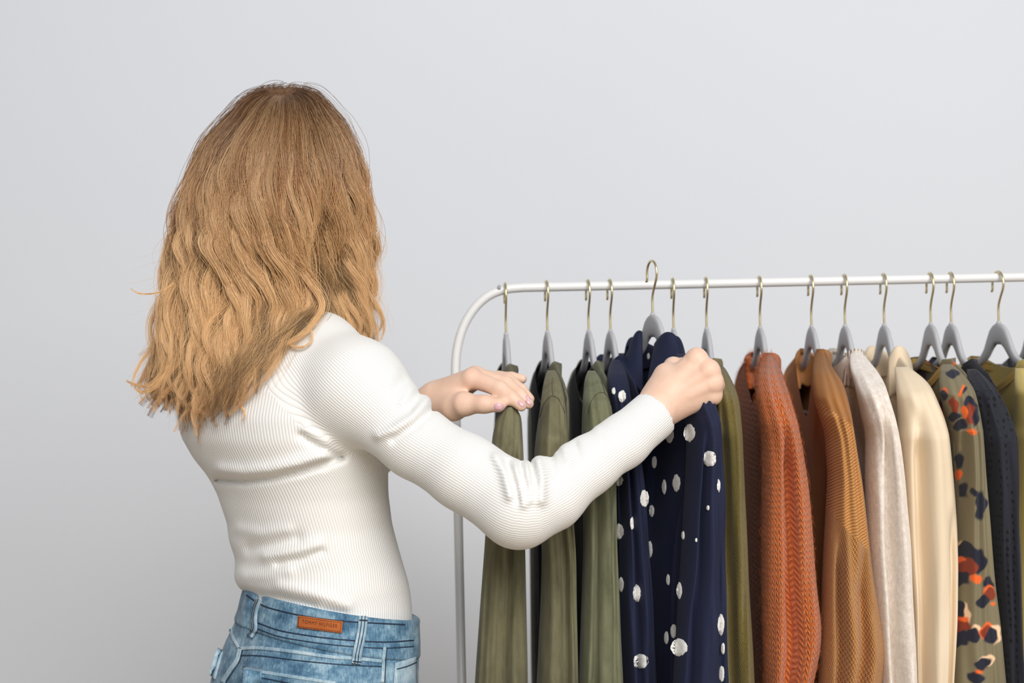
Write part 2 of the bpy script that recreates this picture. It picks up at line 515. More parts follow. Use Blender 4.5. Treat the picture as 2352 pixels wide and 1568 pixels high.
def garment(name, label, cat, hg, mat, prof, neck=0.068, w=0.188, t0=0.009, t1=0.010, hem=0.70, drift=0.0, dip=0.045,
            valleys=(), collar=None, lining=None, sleeve_mat=None, near=0.2, depth=0.045, seed=0, ruff=0.0025,
            ncol=56, nrow=70, hemz_sleeve=0.74, uvskew=0.0, split=None, upper=None, far_sleeve=True, bodyfold=0.003, capy=150.0, open_front=False, group=None):
    root = empty(name, hg.location, hg.rotation_euler.z)
    tag(root, label, cat, group)
    nz = hg.location.z
    rg = np.random.default_rng(seed + 100)
    # ---- body : one tube of cloth hanging from the shoulder line, open at the neck
    nu, nv = 112, 64
    phi = np.linspace(0, 2 * PI, nu, endpoint=False)
    cs, sn = np.cos(phi), np.sin(phi)
    s_col = np.sign(cs) * np.abs(cs) ** 0.75 * w
    top = shoulder_z(s_col, w) + 0.003
    inn = np.clip(1 - (s_col / neck) ** 2, 0, 1)
    front = (sn < 0)
    top = top - inn * np.where(front, dip, 0.018) - np.where(inn > 0, (shoulder_z(s_col, w) - shoulder_z(neck, w)) , 0)
    V = np.zeros((nv, nu, 3)); UV = np.zeros((nv, nu, 2))
    ph = rg.uniform(0, 2 * PI, 6)
    for i in range(nv):
        v = i / (nv - 1)
        z = top + (hem - nz - top) * v ** 1.9
        d = np.maximum(0, shoulder_z(s_col, w) + 0.003 - z)
        T = t0 + (t1 - t0) * (1 - np.exp(-d / np.where(s_col > neck + 0.01, 0.2, 0.07)))
        T = np.where(s_col > neck + 0.004, np.minimum(T, 0.006 + 0.05 * np.maximum(d - 0.05, 0)), T)
        T = np.where(inn > 0, T, T * np.sqrt(np.clip(d / 0.012, 0, 1)))
        side = np.sign(sn) * np.abs(sn) ** 0.55
        fold = bodyfold * (1 - np.exp(-d / 0.15)) * (np.sin(5 * phi + ph[0] + 2 * v) + 0.6 * np.sin(9 * phi + ph[1] - 1.5 * v))
        x = T * side + fold * np.abs(sn) ** 0.5 * 0.6 + drift * v
        x = np.where(inn > 0, x + np.sign(sn) * inn * 0.012 * np.exp(-d / 0.05), x)
        ss = s_col * (1 - np.where(s_col > 0, 0.5, 0.15) * (1 - np.exp(-(np.maximum(d - 0.02, 0) / 0.12) ** 2))) + 0.004 * np.sin(3 * phi + ph[2] + 3 * v) * v
        V[i, :, 0] = x; V[i, :, 1] = -ss; V[i, :, 2] = z
        UV[i, :, 0] = phi / (2 * PI) * (4 * w); UV[i, :, 1] = z
    body = mesh_obj('body', V.reshape(-1, 3), [q[::-1] for q in grid_faces(nv, nu, True)], mat, root, uv=UV.reshape(-1, 2))
    GARMENTS.append((root, body))
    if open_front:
        body.data.materials.append(M['lining'])  # black stands for lining and paints shade into the gaps between jackets
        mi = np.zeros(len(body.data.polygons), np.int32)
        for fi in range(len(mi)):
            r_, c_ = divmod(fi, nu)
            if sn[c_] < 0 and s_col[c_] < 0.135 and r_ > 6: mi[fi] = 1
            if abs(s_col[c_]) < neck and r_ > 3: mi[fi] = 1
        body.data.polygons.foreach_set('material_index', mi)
    # ---- sleeves
    sm = sleeve_mat or mat
    prof = np.array(prof, float)
    ys = prof[:, 0]
    ymax = 784 + (CAM_H - hemz_sleeve) * FPX / (RAIL_Y - near)
    yy = ys[0] + (ymax - ys[0]) * (np.linspace(0, 1, nrow) ** 1.5)
    xl = np.interp(yy, ys, prof[:, 1]); xr = np.interp(yy, ys, prof[:, 2])
    sl = (prof[-1] - prof[-2]) / (prof[-1, 0] - prof[-2, 0])
    ex = np.clip(yy - ys[-1], 0, None)
    xl += ex * sl[1] * 0.5; xr += ex * sl[2] * 0.5
    k = max(1, nrow // 35)
    xl, xr = smooth1d(xl, k), smooth1d(xr, k)
    th = np.linspace(0, 2 * PI, ncol, endpoint=False)
    ct, st = np.cos(th), np.sin(th)
    V = np.zeros((nrow, ncol, 3)); UV = np.zeros((nrow, ncol, 2))
    per = 2 * PI * math.sqrt(0.5 * (0.03 ** 2 + depth ** 2)) * 1.3
    p2 = rg.uniform(0, 2 * PI, 4)
    rzc, rzs = math.cos(root.rotation_euler.z), math.sin(root.rotation_euler.z)
    y0w = hg.location.y
    rs = np.linspace(neck + 0.004, 0.2, 30)
    rp = np.stack([hg.location.x + rs * rzs, hg.location.y - rs * rzc, nz + shoulder_z(rs, w) + 0.006], 1)
    ridge_y = np.maximum.accumulate(to_px(rp)[1]); ridge_s = rs
    for i in range(nrow):
        a = min(1, (yy[i] - yy[0]) / capy)
        dome = math.sqrt(max(0, 1 - (1 - a) ** 2))
        hd = 0.012 + (depth - 0.012) * a
        sr = min(near, float(np.interp(yy[i], ridge_y, ridge_s)))
        sc = min(near, sr + 0.006 - 0.5 * hd) if yy[i] < ridge_y[-1] else near
        sc = near - (near - (sr + 0.006 - 0.5 * hd)) * (1 - a) ** 0.5 if yy[i] < ridge_y[-1] + 120 else near
        Yc = y0w - sc * rzc
        L = P(xl[i], yy[i], Yc); Rr = P(xr[i], yy[i], Yc)
        zc = 0.5 * (L.z + Rr.z)
        lx = to_local([L, Rr], root)
        cxl, hw = 0.5 * (lx[0, 0] + lx[1, 0]), 0.5 * (lx[1, 0] - lx[0, 0])
        q = 0.5 + 0.5 * np.sign(ct) * np.abs(ct) ** 0.8
        x = cxl + hw * np.sign(ct) * np.abs(ct) ** 0.8
        s = sc + hd * np.sign(st) * np.abs(st) ** 0.9
        nearf = np.clip(st, 0, 1) ** 0.4
        for (ya, qa, yb, qb, dp, wd) in valleys:
            tt = np.clip((yy[i] - ya) / (yb - ya), -0.3, 1.6)
            qq = qa + (qb - qa) * tt
            fade = np.clip((yy[i] - max(ya, ys[0] + 70)) / 110.0, 0, 1)
            s = s - nearf * fade * dp * np.exp(-((q - qq) / wd) ** 2)
        s = s + ruff * dome * nearf * np.sin(7 * q * PI + p2[0] + 3 * math.sin(yy[i] / 210.0 + p2[1])) + ruff * 0.6 * nearf * np.sin(yy[i] / 37.0 + 5 * q + p2[2])
        V[i, :, 0] = x
        V[i, :, 1] = -s
        V[i, :, 2] = zc - nz
        UV[i, :, 0] = th / (2 * PI) * per
        UV[i, :, 1] = zc + uvskew * (UV[i, :, 0])
    F = grid_faces(nrow, ncol, True)
    F.append(tuple(range(ncol))[::-1])
    slv = mesh_obj('sleeve', V.reshape(-1, 3), F, sm, root, uv=UV.reshape(-1, 2))
    if split is not None:
        slv.data.materials.append(split[0])
        zz = V[:, :, 2].reshape(-1) + nz
        for p in slv.data.polygons:
            i0 = p.vertices[0]
            qx = (i0 % ncol) / ncol
            if zz[i0] < split[1] + split[2] * math.cos(2 * PI * qx):
                p.material_index = 1
    if upper is not None:
        slv.data.materials.append(upper[0])
        ui = len(slv.data.materials) - 1
        zz = V[:, :, 2].reshape(-1) + nz
        for p in slv.data.polygons:
            i0 = p.vertices[0]
            if zz[i0] > upper[1] + upper[2] * math.cos(2 * PI * (i0 % ncol) / ncol): p.material_index = ui
    GARMENTS.append((root, slv))
    if far_sleeve:
        W = V.copy()
        W[:, :, 1] *= -1
        cxm = W[:, :, 0].mean(axis=1, keepdims=True)
        target = drift * np.linspace(0, 1, nrow)[:, None]
        W[:, :, 0] = (W[:, :, 0] - cxm) * min(1.0, t1 / 0.024) * 0.8 + target
        # keep it no wider than the room between neighbours
        W[:, :, 0] = np.clip(W[:, :, 0], -t1 * 1.15 + target, t1 * 1.15 + target)
        far = mesh_obj('sleeve', W.reshape(-1, 3), [q[::-1] for q in F], sm, root, uv=UV.reshape(-1, 2))
        GARMENTS.append((root, far))
    # ---- collar
    if collar:
        make_collar(root, neck, w, dip, t0, collar, mat)
    return root

def make_collar(root, neck, w, dip, t0, c, mat):
    """ring of cloth around the neck opening; c: profile [(out, up)], gap, xw, mat, front"""
    prof = c['profile']
    n = 64
    gap = c.get('gap', 0.0)
    a = np.linspace(-PI / 2 + gap, 1.5 * PI - gap, n)           # -pi/2 is the front (x < 0)
    xw = c.get('xw', 0.022)
    V, UV = [], []
    # refine profile
    pr = smooth_path([(o, u, 0) for o, u in prof], 5)
    for k, p in enumerate(pr):
        for j, t in enumerate(a):
            co, si = math.cos(t), math.sin(t)
            s0 = neck * co * c.get('nscale', 1.0)
            x0 = (t0 + xw) * abs(si) ** 0.85 * (1 if si > 0 else -1)
            base = float(shoulder_z(neck, w)) + 0.002
            fr = max(0, -si) ** 2
            base -= fr * dip * c.get('dipf', 0.8) + max(0, si) ** 2 * 0.016
            hs = (1.0 + c.get('rise', 0.0) * (1 - fr)) * (1 - 0.45 * si * si)
            wob = 1 + 0.10 * math.sin(3 * t + k * 0.2) * c.get('wob', 1.0)
            V.append((x0 + p.x * si * wob, -(s0 + p.x * co * wob), base + p.y * hs * wob))
            UV.append((t * (neck + xw) * 0.5 * 1.3, k * 0.0027))
    o = mesh_obj('collar', V, grid_faces(len(pr), n, False), c.get('mat', mat), root, uv=UV)
    md = o.modifiers.new('thickness', 'SOLIDIFY')
    md.thickness = c.get('thick', 0.0028)
    md.offset = 0
    GARMENTS.append((root, o))
    return o

CREW = dict(profile=[(0.001, -0.018), (0.002, -0.012), (0.003, -0.008), (0.003, -0.003)], xw=0.006, thick=0.003, wob=0.3)
STAND = dict(profile=[(0.002, -0.02), (0.003, -0.01), (0.004, -0.002), (0.006, 0.006)], xw=0.004, gap=1.1)
FOLD = dict(profile=[(0.001, -0.03), (0.001, -0.012), (0.003, 0.003), (0.007, 0.008), (0.011, 0.001), (0.014, -0.02), (0.017, -0.052)], xw=0.004, gap=1.1)

hangers = []
def H(px, label, **k):
    h = hanger(px, label, **k)
    hangers.append(h)
    return h

OL = 'olive suede jackets'
# 1-3 olive suede
h1 = H(1160, 'grey hanger in the first olive jacket, nearest the rack bend', rz=R(4))
h2 = H(1255, 'grey hanger in the second olive jacket, just right of the fingertips', rz=R(6))
h3 = H(1350, 'grey hanger in the third olive jacket, beside the navy blouse', rz=R(6))
garment('suede_jacket', 'olive suede jacket under the fingertips of the left hand', 'jacket', h1, M['olive'],
        [(934, 1164, 1180), (944, 1150, 1191), (960, 1140, 1198), (1000, 1131, 1200), (1100, 1124, 1204), (1266, 1112, 1206), (1400, 1102, 1209), (1568, 1090, 1212)],
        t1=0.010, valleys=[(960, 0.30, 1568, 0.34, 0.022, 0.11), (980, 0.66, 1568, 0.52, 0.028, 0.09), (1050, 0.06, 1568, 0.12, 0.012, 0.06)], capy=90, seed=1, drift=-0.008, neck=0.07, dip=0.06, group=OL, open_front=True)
garment('suede_jacket', 'olive suede jacket second from the rack bend, right of the fingertips', 'jacket', h2, M['olive'],
        [(850, 1260, 1272), (858, 1254, 1280), (875, 1249, 1287), (900, 1245, 1293), (930, 1242, 1298), (1000, 1232, 1301), (1060, 1226, 1304), (1150, 1236, 1312), (1266, 1246, 1320), (1400, 1242, 1323), (1568, 1233, 1327)],
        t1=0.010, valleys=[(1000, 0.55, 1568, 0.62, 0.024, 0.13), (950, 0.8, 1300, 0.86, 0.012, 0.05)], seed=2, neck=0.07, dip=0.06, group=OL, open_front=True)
garment('suede_jacket', 'greenish olive suede jacket third from the rack bend, above the bent elbow', 'jacket', h3, M['olive_b'],
        [(851, 1352, 1364), (858, 1347, 1370), (875, 1342, 1380), (900, 1340, 1392), (930, 1338, 1402), (1000, 1337, 1411), (1100, 1340, 1412), (1266, 1341, 1414), (1400, 1336, 1420), (1568, 1330, 1428)],
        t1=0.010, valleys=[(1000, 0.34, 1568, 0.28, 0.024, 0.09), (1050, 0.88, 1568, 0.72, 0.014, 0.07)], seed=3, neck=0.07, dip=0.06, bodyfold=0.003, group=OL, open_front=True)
# 4-6 navy
h4 = H(1400, 'grey hanger in the navy blouse just left of the lifted hanger', rz=R(7))
garment('dotted_blouse', 'navy blouse with white tufted dots left of the lifted blouse', 'blouse', h4, M['navy'],
        [(826, 1407, 1419), (833, 1401, 1427), (850, 1396, 1435), (880, 1394, 1441), (920, 1400, 1446), (1000, 1408, 1460), (1100, 1412, 1476), (1266, 1420, 1488), (1400, 1424, 1497), (1568, 1430, 1505)],
        t1=0.010, near=0.185, depth=0.04, valleys=[(900, 0.45, 1568, 0.42, 0.035, 0.07), (1000, 0.1, 1568, 0.0, 0.02, 0.07), (1200, 0.85, 1568, 0.8, 0.012, 0.08)], seed=4, bodyfold=0.004,
        collar=dict(STAND))
NK5 = P(1499, 720, 1.96)
h5 = H(1499, 'grey hanger lifted off the rail above the gripped navy blouse', neck=NK5, rz=R(17))
garment('dotted_blouse', 'navy collared blouse with white tufted dots gripped by the right hand', 'blouse', h5, M['navy'],
        [(812, 1556, 1570), (825, 1552, 1582), (845, 1550, 1596), (880, 1560, 1614), (920, 1572, 1626), (960, 1585, 1634), (1000, 1588, 1640), (1100, 1582, 1648), (1200, 1573, 1652), (1300, 1566, 1655), (1400, 1556, 1659), (1568, 1543, 1666)],
        t1=0.02, near=0.185, depth=0.04, valleys=[(960, 0.22, 1568, 0.16, 0.03, 0.07), (980, 0.6, 1568, 0.72, 0.014, 0.05)], seed=5, drift=-0.02, dip=0.07,
        collar=dict(FOLD, xw=0.006, rise=0.1))
h6 = H(1545, 'grey hanger half hidden behind the lifted navy collar')
garment('dark_blouse', 'dark navy blouse mostly hidden behind the gripped blouse', 'blouse', h6, M['navy'],
        [(930, 1572, 1584), (945, 1560, 1592), (1000, 1556, 1600), (1200, 1550, 1606), (1568, 1545, 1612)],
        t1=0.012, near=0.12, depth=0.03, seed=6, bodyfold=0.003, w=0.14, far_sleeve=True)
# 7 moss knit
h7 = H(1621, 'grey hanger above the moss knit, behind the right fist')
garment('knit_sweater', 'moss green speckled knit sweater behind the right fist', 'sweater', h7, M['moss'],
        [(838, 1644, 1656), (846, 1638, 1666), (865, 1636, 1676), (890, 1636, 1688), (920, 1640, 1697), (1000, 1646, 1701), (1100, 1650, 1706), (1240, 1652, 1713), (1400, 1656, 1721), (1568, 1660, 1730)],
        t1=0.02, valleys=[(900, 0.18, 1568, 0.28, 0.03, 0.16)], seed=7, dip=0.03, collar=dict(CREW))
# 8 rust mohair
h8 = H(1744, 'grey hanger in the rust orange knit')
garment('mohair_cardigan', 'fuzzy rust orange chunky knit cardigan in the middle of the rail', 'cardigan', h8, M['rust'],
        [(810, 1757, 1771), (822, 1750, 1780), (845, 1742, 1792), (880, 1736, 1804), (920, 1738, 1814), (950, 1742, 1822), (1000, 1752, 1834), (1100, 1752, 1851), (1240, 1750, 1864), (1340, 1750, 1872), (1450, 1752, 1885), (1500, 1753, 1880), (1568, 1755, 1862)],
        t0=0.012, t1=0.010, depth=0.05, valleys=[(960, 0.52, 1568, 0.42, 0.045, 0.13)], seed=8, dip=0.07, ruff=0.003,
        collar=dict(profile=[(0.0, -0.045), (0.004, -0.025), (0.006, -0.008), (0.006, 0.004)], xw=0.003, gap=1.15, thick=0.008, rise=0.1, mat=M['rust']))
# 9 caramel
h9 = H(1862, 'grey hanger in the caramel cardigan')
garment('knit_cardigan', 'caramel brown cardigan with ribbed shoulder between rust and oatmeal knits', 'cardigan', h9, M['caramel_fine'],
        [(801, 1877, 1891), (815, 1872, 1899), (845, 1868, 1911), (880, 1868, 1934), (920, 1874, 1943), (950, 1886, 1948), (1000, 1902, 1956), (1100, 1907, 1973), (1240, 1897, 1991), (1330, 1892, 2001), (1450, 1888, 2022), (1490, 1886, 2029), (1568, 1882, 2018)],
        t0=0.011, t1=0.010, depth=0.05, valleys=[(1200, 0.2, 1568, 0.24, 0.034, 0.07), (1250, 0.66, 1568, 0.58, 0.026, 0.09)], seed=9, dip=0.09,
        sleeve_mat=M['caramel_rib'], split=(M['caramel'], 1.165, -0.03), upper=(M['caramel_fine'], 1.315, -0.02), uvskew=0.22, ncol=120, nrow=200,
        collar=dict(profile=[(0.0, -0.045), (0.003, -0.025), (0.005, -0.006), (0.005, 0.008)], xw=0.004, gap=1.1, thick=0.005, mat=M['caramel_fine']))
# 10 oatmeal
h10 = H(1939, 'grey hanger in the oatmeal sweater')
garment('wool_sweater', 'oatmeal wool sweater with ribbed funnel collar', 'sweater', h10, M['oat'],
        [(806, 1958, 1974), (820, 1952, 1986), (850, 1955, 2012), (880, 1965, 2030), (920, 1976, 2040), (1000, 1996, 2056), (1100, 1992, 2071), (1240, 1993, 2084), (1400, 2004, 2092), (1568, 2018, 2099)],
        t0=0.012, t1=0.02, depth=0.048, valleys=[(930, 0.46, 1568, 0.36, 0.045, 0.12)], seed=10, dip=0.02,
        collar=dict(profile=[(0.012, -0.05), (0.006, -0.028), (0.001, -0.006), (0.0, 0.008)], xw=0.005, gap=0.9, thick=0.006, mat=M['oat_rib'], nscale=1.05))
# 11 cream
h11 = H(2029, 'grey hanger in the cream trench coat')
garment('trench_coat', 'smooth cream coat with turned-down collar', 'coat', h11, M['cream'],
        [(842, 2056, 2084), (852, 2056, 2098), (870, 2058, 2122), (890, 2060, 2138), (920, 2064, 2150), (960, 2068, 2164), (1000, 2070, 2172), (1100, 2074, 2183), (1200, 2080, 2190), (1300, 2088, 2193), (1400, 2096, 2190), (1568, 2104, 2180)],
        t0=0.011, t1=0.010, depth=0.05, valleys=[(930, 0.28, 1568, 0.12, 0.036, 0.11), (1150, 0.80, 1568, 0.76, 0.026, 0.08)], seed=11, dip=0.10, ruff=0.0015,
        collar=dict(FOLD, xw=0.004, gap=1.1, rise=0.1, thick=0.004))
# 12 printed blouse
h12 = H(2136, 'grey hanger in the blotch-print blouse')
g12 = garment('printed_blouse', 'khaki blouse printed with dark and orange blotches', 'blouse', h12, M['print'],
        [(836, 2168, 2184), (846, 2162, 2198), (870, 2159, 2220), (900, 2161, 2237), (950, 2176, 2243), (1000, 2190, 2246), (1100, 2196, 2254), (1240, 2194, 2266), (1400, 2185, 2286), (1568, 2177, 2304)],
        t1=0.010, valleys=[(900, 0.2, 1200, 0.02, 0.02, 0.12), (1300, 0.6, 1568, 0.62, 0.006, 0.05)], seed=12, dip=0.05, neck=0.085, ncol=180, nrow=560, bodyfold=0.003,
        collar=dict(CREW, mat=M['mustard_dark']))
# 13 black
h13 = H(2183, 'grey hanger in the black dotted blouse')
garment('black_blouse', 'black blouse with tiny raised dots between print and mustard tops', 'blouse', h13, M['black'],
        [(848, 2224, 2238), (860, 2223, 2254), (880, 2226, 2274), (910, 2231, 2296), (950, 2241, 2312), (1000, 2251, 2325), (1100, 2264, 2328), (1240, 2272, 2330), (1400, 2285, 2334), (1568, 2298, 2338)],
        t1=0.010, valleys=[(950, 0.55, 1400, 0.4, 0.012, 0.08)], seed=13, dip=0.05, neck=0.09, bodyfold=0.003, collar=dict(CREW))
# 14 mustard
h14 = H(2292, 'grey hanger in the mustard top at the right', rz=R(7))
garment('satin_top', 'mustard yellow satin top at the right edge', 'top', h14, M['mustard'],
        [(845, 2332, 2354), (858, 2329, 2370), (880, 2329, 2390), (920, 2333, 2415), (1000, 2336, 2440), (1100, 2329, 2450), (1240, 2322, 2456), (1400, 2315, 2460), (1568, 2307, 2464)],
        t0=0.012, t1=0.010, depth=0.05, valleys=[(900, 0.2, 1568, 0.3, 0.01, 0.1)], seed=14, dip=0.055, neck=0.088,
        collar=dict(CREW, mat=M['mustard_dark']))
h15 = H(2374, 'grey hanger cut by the right edge, in a black top')
garment('black_blouse', 'black garment cut off by the right edge behind the mustard top', 'blouse', h15, M['black'],
        [(845, 2420, 2440), (885, 2430, 2500), (1000, 2470, 2530), (1568, 2480, 2560)],
        t1=0.02, seed=15, dip=0.05, neck=0.088, collar=dict(CREW))

bpy.context.view_layer.update()

# ---- printed colours of the blotch blouse, kept in a colour attribute
def blotch_colour(px, py):
    base = np.array(srgb(128, 118, 92)[:3]); nav = np.array(srgb(44, 45, 56)[:3]); rust = np.array(srgb(138, 62, 42)[:3])
    org = np.array(srgb(240, 110, 50)[:3]); pale = np.array(srgb(244, 205, 165)[:3])
    wx = px + 3.0 * np.sin(py / 11.0) + 2.2 * np.sin(py / 5.3 + px / 9.0)
    wy = py + 3.0 * np.sin(px / 10.0) + 2.0 * np.sin(px / 4.7 - py / 8.0)
    col = np.tile(base, (len(px), 1))
    def ell(c, cx, cy, rx, ry):
        q = np.sqrt(((wx - cx) / rx) ** 2 + ((wy - cy) / ry) ** 2)
        k = np.clip((1 - q) * min(rx, ry) / 3.5 + 0.5, 0, 1)[:, None]
        col[:] = col * (1 - k) + c * k
    E = [(pale, 2204, 1268, 15, 24), (nav, 2222, 1266, 27, 21), (nav, 2250, 1287, 15, 27), (org, 2244, 1327, 12, 12), (rust, 2218, 1303, 27, 23), (org, 2204, 1287, 11, 6), (nav, 2208, 1330, 22, 16), (nav, 2250, 1282, 12, 22),
         (pale, 2216, 1412, 14, 26), (pale, 2240, 1446, 14, 14), (nav, 2194, 1402, 26, 22), (rust, 2200, 1436, 26, 20), (org, 2210, 1424, 14, 6), (nav, 2204, 1468, 24, 18), (nav, 2234, 1458, 18, 18),
         (nav, 2272, 1340, 11, 16), (org, 2268, 1360, 14, 14), (rust, 2270, 1366, 15, 14), (nav, 2257, 1380, 14, 14), (org, 2281, 1388, 7, 5),
         (org, 2267, 1450, 17, 19), (pale, 2284, 1458, 17, 22), (rust, 2265, 1452, 13, 14), (nav, 2279, 1462, 16, 18),
         (pale, 2264, 1520, 18, 15), (nav, 2258, 1524, 18, 14), (nav, 2240, 1555, 20, 14), (org, 2252, 1540, 10, 5), (org, 2176, 1545, 10, 18),
         (nav, 2214, 1128, 11, 18), (nav, 2252, 1158, 13, 34), (nav, 2240, 1130, 8, 10),
         (nav, 2230, 926, 15, 15), (org, 2216, 950, 10, 14), (rust, 2230, 952, 12, 24), (nav, 2208, 976, 15, 14), (org, 2234, 990, 12, 6), (nav, 2240, 955, 7, 24),
         (nav, 2190, 856, 15, 10), (org, 2170, 896, 7, 9), (nav, 2170, 908, 8, 14), (org, 2209, 900, 5, 12), (nav, 2216, 898, 5, 8), (rust, 2192, 930, 10, 22), (nav, 2190, 955, 13, 10), (org, 2198, 1090, 8, 12), (nav, 2205, 1060, 10, 20)]
    for e in E: ell(*e)
    return col
for o in g12.children:
    if o.name.startswith('collar'): continue
    me = o.data
    co = np.empty(len(me.vertices) * 3); me.vertices.foreach_get('co', co); co = co.reshape(-1, 3)
    wco = co + np.array(g12.location)
    px, py = to_px(wco)
    if o.name.startswith('body'):
        px = 2170 + ((wco[:, 1] - 1.85) * 1500) % 130; py = 850 + (py - 850) % 700
    col = blotch_colour(px, py)
    at = me.color_attributes.new('print', 'FLOAT_COLOR', 'POINT')
    at.data.foreach_set('color', np.concatenate([col, np.ones((len(col), 1))], 1).astype(np.float32).ravel())

# ---- pieces that lie on a surface, found by looking along the photograph's lines of sight
def world_mesh(o):
    me = o.data
    co = np.empty(len(me.vertices) * 3); me.vertices.foreach_get('co', co); co = co.reshape(-1, 3)
    mw = np.array(o.matrix_world)
    return co @ mw[:3, :3].T + mw[:3, 3], [tuple(p.vertices) for p in me.polygons]

def bvh_of(objs):
    V, F, own = [], [], []
    for o in objs:
        v, f = world_mesh(o)
        b = len(V)
        V += [Vector(p) for p in v]
        F += [tuple(i + b for i in q) for q in f]
        own += [o] * len(f)
    return BVHTree.FromPolygons(V, F), own

CAMP = Vector((0, 0, CAM_H))
def look(bvh, px, py):
    d = (P(px, py, 1.0) - CAMP).normalized()
    return bvh.ray_cast(CAMP, d)

def lay(bvh, rows, lift, maxjump=0.02):
    """rows of pixel positions -> world points lifted off the surface; None outside"""
    out = []
    ref = None
    for row in rows:
        r = []
        for (x, y) in row:
            loc, n, i, d = look(bvh, x, y)
            if loc is not None:
                if n.dot(loc - CAMP) > 0: n = -n
                if ref is not None and abs(loc.y - ref.y) > maxjump: loc = None
            if loc is None and ref is not None:
                loc = P(x, y, ref.y); n = refn
            if loc is None:
                r.append(None); continue
            ref, refn = loc, n
            r.append(loc + n * lift)
        out.append(r)
    flat = [p for r in out for p in r]
    good = [i for i, p in enumerate(flat) if p is not None]
    if not good: return None
    w_ = len(out[0])
    for i, p in enumerate(flat):
        if p is None:
            x, y = rows[i // w_][i % w_]
            q = flat[min(good, key=lambda g: abs(g - i))]
            out[i // w_][i % w_] = P(x, y, q.y)
    return out

def panel(name, corners, mat, root, bulge=0.006, thick=0.0022, nx=14, ny=16):
    # four (px, py, depth) corners tl, tr, br, bl -> a curved piece of cloth
    c = [A_(*q) for q in corners]
    V = []
    for j in range(ny + 1):
        t = j / ny
        for i in range(nx + 1):
            u = i / nx
            p = (c[0] * (1 - u) + c[1] * u) * (1 - t) + (c[3] * (1 - u) + c[2] * u) * t
            p = p + Vector((0, -1, 0)) * bulge * 4 * u * (1 - u)
            p.z += 0.010 * 4 * u * (1 - u) * (1 - t) ** 3
            V.append(p)
    inv = root.matrix_world.inverted()
    o = mesh_obj(name, [inv @ p for p in V], grid_faces(ny + 1, nx + 1), mat, root)
    md = o.modifiers.new('thickness', 'SOLIDIFY'); md.thickness = thick; md.offset = 0
    return o
A_ = P
g5 = [r for r, o in GARMENTS if r.name == 'dotted_blouse.001'][0]
panel('collar_leaf', [(1504, 790, 1.905), (1552, 772, 1.885), (1572, 846, 1.852), (1482, 905, 1.872)], M['navy'], g5)
panel('collar_leaf', [(1446, 800, 2.0), (1474, 762, 1.985), (1478, 905, 1.945), (1424, 850, 1.975)], M['navy'], g5)

navy_objs = [o for r, o in GARMENTS if r.name.startswith('dotted_blouse') or r.name.startswith('dark_blouse')]
NB, NOWN = bvh_of(navy_objs)
DOTS = [(1410, 898, 4, 8), (1429, 910, 9, 14), (1491, 818, 4, 9), (1538, 998, 10, 19), (1584, 994, 13, 20), (1630, 1053, 15, 18), (1503, 1061, 6, 14), (1554, 1109, 9, 20),
        (1526, 1118, 5, 17), (1419, 1103, 13, 13), (1480, 1144, 10, 19), (1497, 1173, 6, 14), (1651, 1115, 4, 15), (1422, 1220, 11, 18), (1452, 1201, 4, 15), (1492, 1262, 7, 20),
        (1427, 1342, 6, 17), (1463, 1362, 9, 20), (1561, 1356, 6, 19), (1535, 1331, 4, 13), (1570, 1229, 3, 10), (1560, 1486, 19, 20), (1547, 1449, 7, 16), (1531, 1464, 5, 15),
        (1472, 1518, 17, 17), (1656, 1434, 8, 25), (1661, 1489, 4, 14), (1658, 1547, 6, 19), (1600, 1240, 2, 5), (1627, 1166, 3, 6)]
for di, (dx, dy, ra, rb) in enumerate(DOTS):
    loc, n, i, d = look(NB, dx, dy)
    if loc is None: continue
    own = NOWN[i]
    if n.dot(loc - CAMP) > 0: n = -n
    rr = random.Random(di)
    V = []; F = []
    nr, na = 4, 40
    def put(x, y, lift):
        l2, n2, i2, d2 = look(NB, x, y)
        if l2 is None or NOWN[i2] is not own or abs(l2.y - loc.y) > 0.03:
            l2, n2 = P(x, y, loc.y), n
        elif n2.dot(l2 - CAMP) > 0: n2 = -n2
        return l2 + n2 * lift
    ph = [rr.uniform(0, 6.28) for _ in range(3)]
    V.append(put(dx, dy, 0.0016))
    for k in range(1, nr + 1):
        for a in range(na):
            t = 2 * PI * a / na
            w_ = k / nr * (1 + 0.03 * math.sin(4 * t + ph[0]) + 0.03 * math.sin(9 * t + ph[1]) + rr.uniform(-0.05, 0.05))
            V.append(put(dx + ra * w_ * math.cos(t), dy + rb * w_ * math.sin(t), 0.0016 if k < nr else 0.0003))
    for a in range(na):
        F.append((0, 1 + a, 1 + (a + 1) % na))
        for k in range(nr - 1):
            b = 1 + k * na
            F.append((b + a, b + na + a, b + na + (a + 1) % na, b + (a + 1) % na))
    root = own.parent
    inv = root.matrix_world.inverted()
    mesh_obj('tuft_dot', [inv @ p for p in V], F, M['tuft'], root)

# shoulder seams of the olive jackets
SB, SOWN = bvh_of([o for r, o in GARMENTS if r.name.startswith('suede_jacket')])
def seam(root, poly, wpx=1.6, mat='seam'):
    pts = smooth_path([(x, y, 0) for x, y in poly], 6)
    rows = []
    for i, p in enumerate(pts):
        t = (pts[min(i + 1, len(pts) - 1)] - pts[max(i - 1, 0)]).normalized()
        n = Vector((-t.y, t.x, 0))
        rows.append([(p.x + n.x * wpx * q, p.y + n.y * wpx * q) for q in (-0.5, 0.5)])
    res = lay(SB, rows, 0.0005, 0.03)
    if res is None: return
    inv = root.matrix_world.inverted()
    mesh_obj('seam', [inv @ p for r in res for p in r], grid_faces(len(res), 2), M[mat], root)
gs = []
for r, o in GARMENTS:
    if r.name.startswith('suede_jacket') and r not in gs: gs.append(r)
seam(gs[1], [(1240, 958), (1250, 927), (1267, 910), (1284, 918), (1297, 948)])
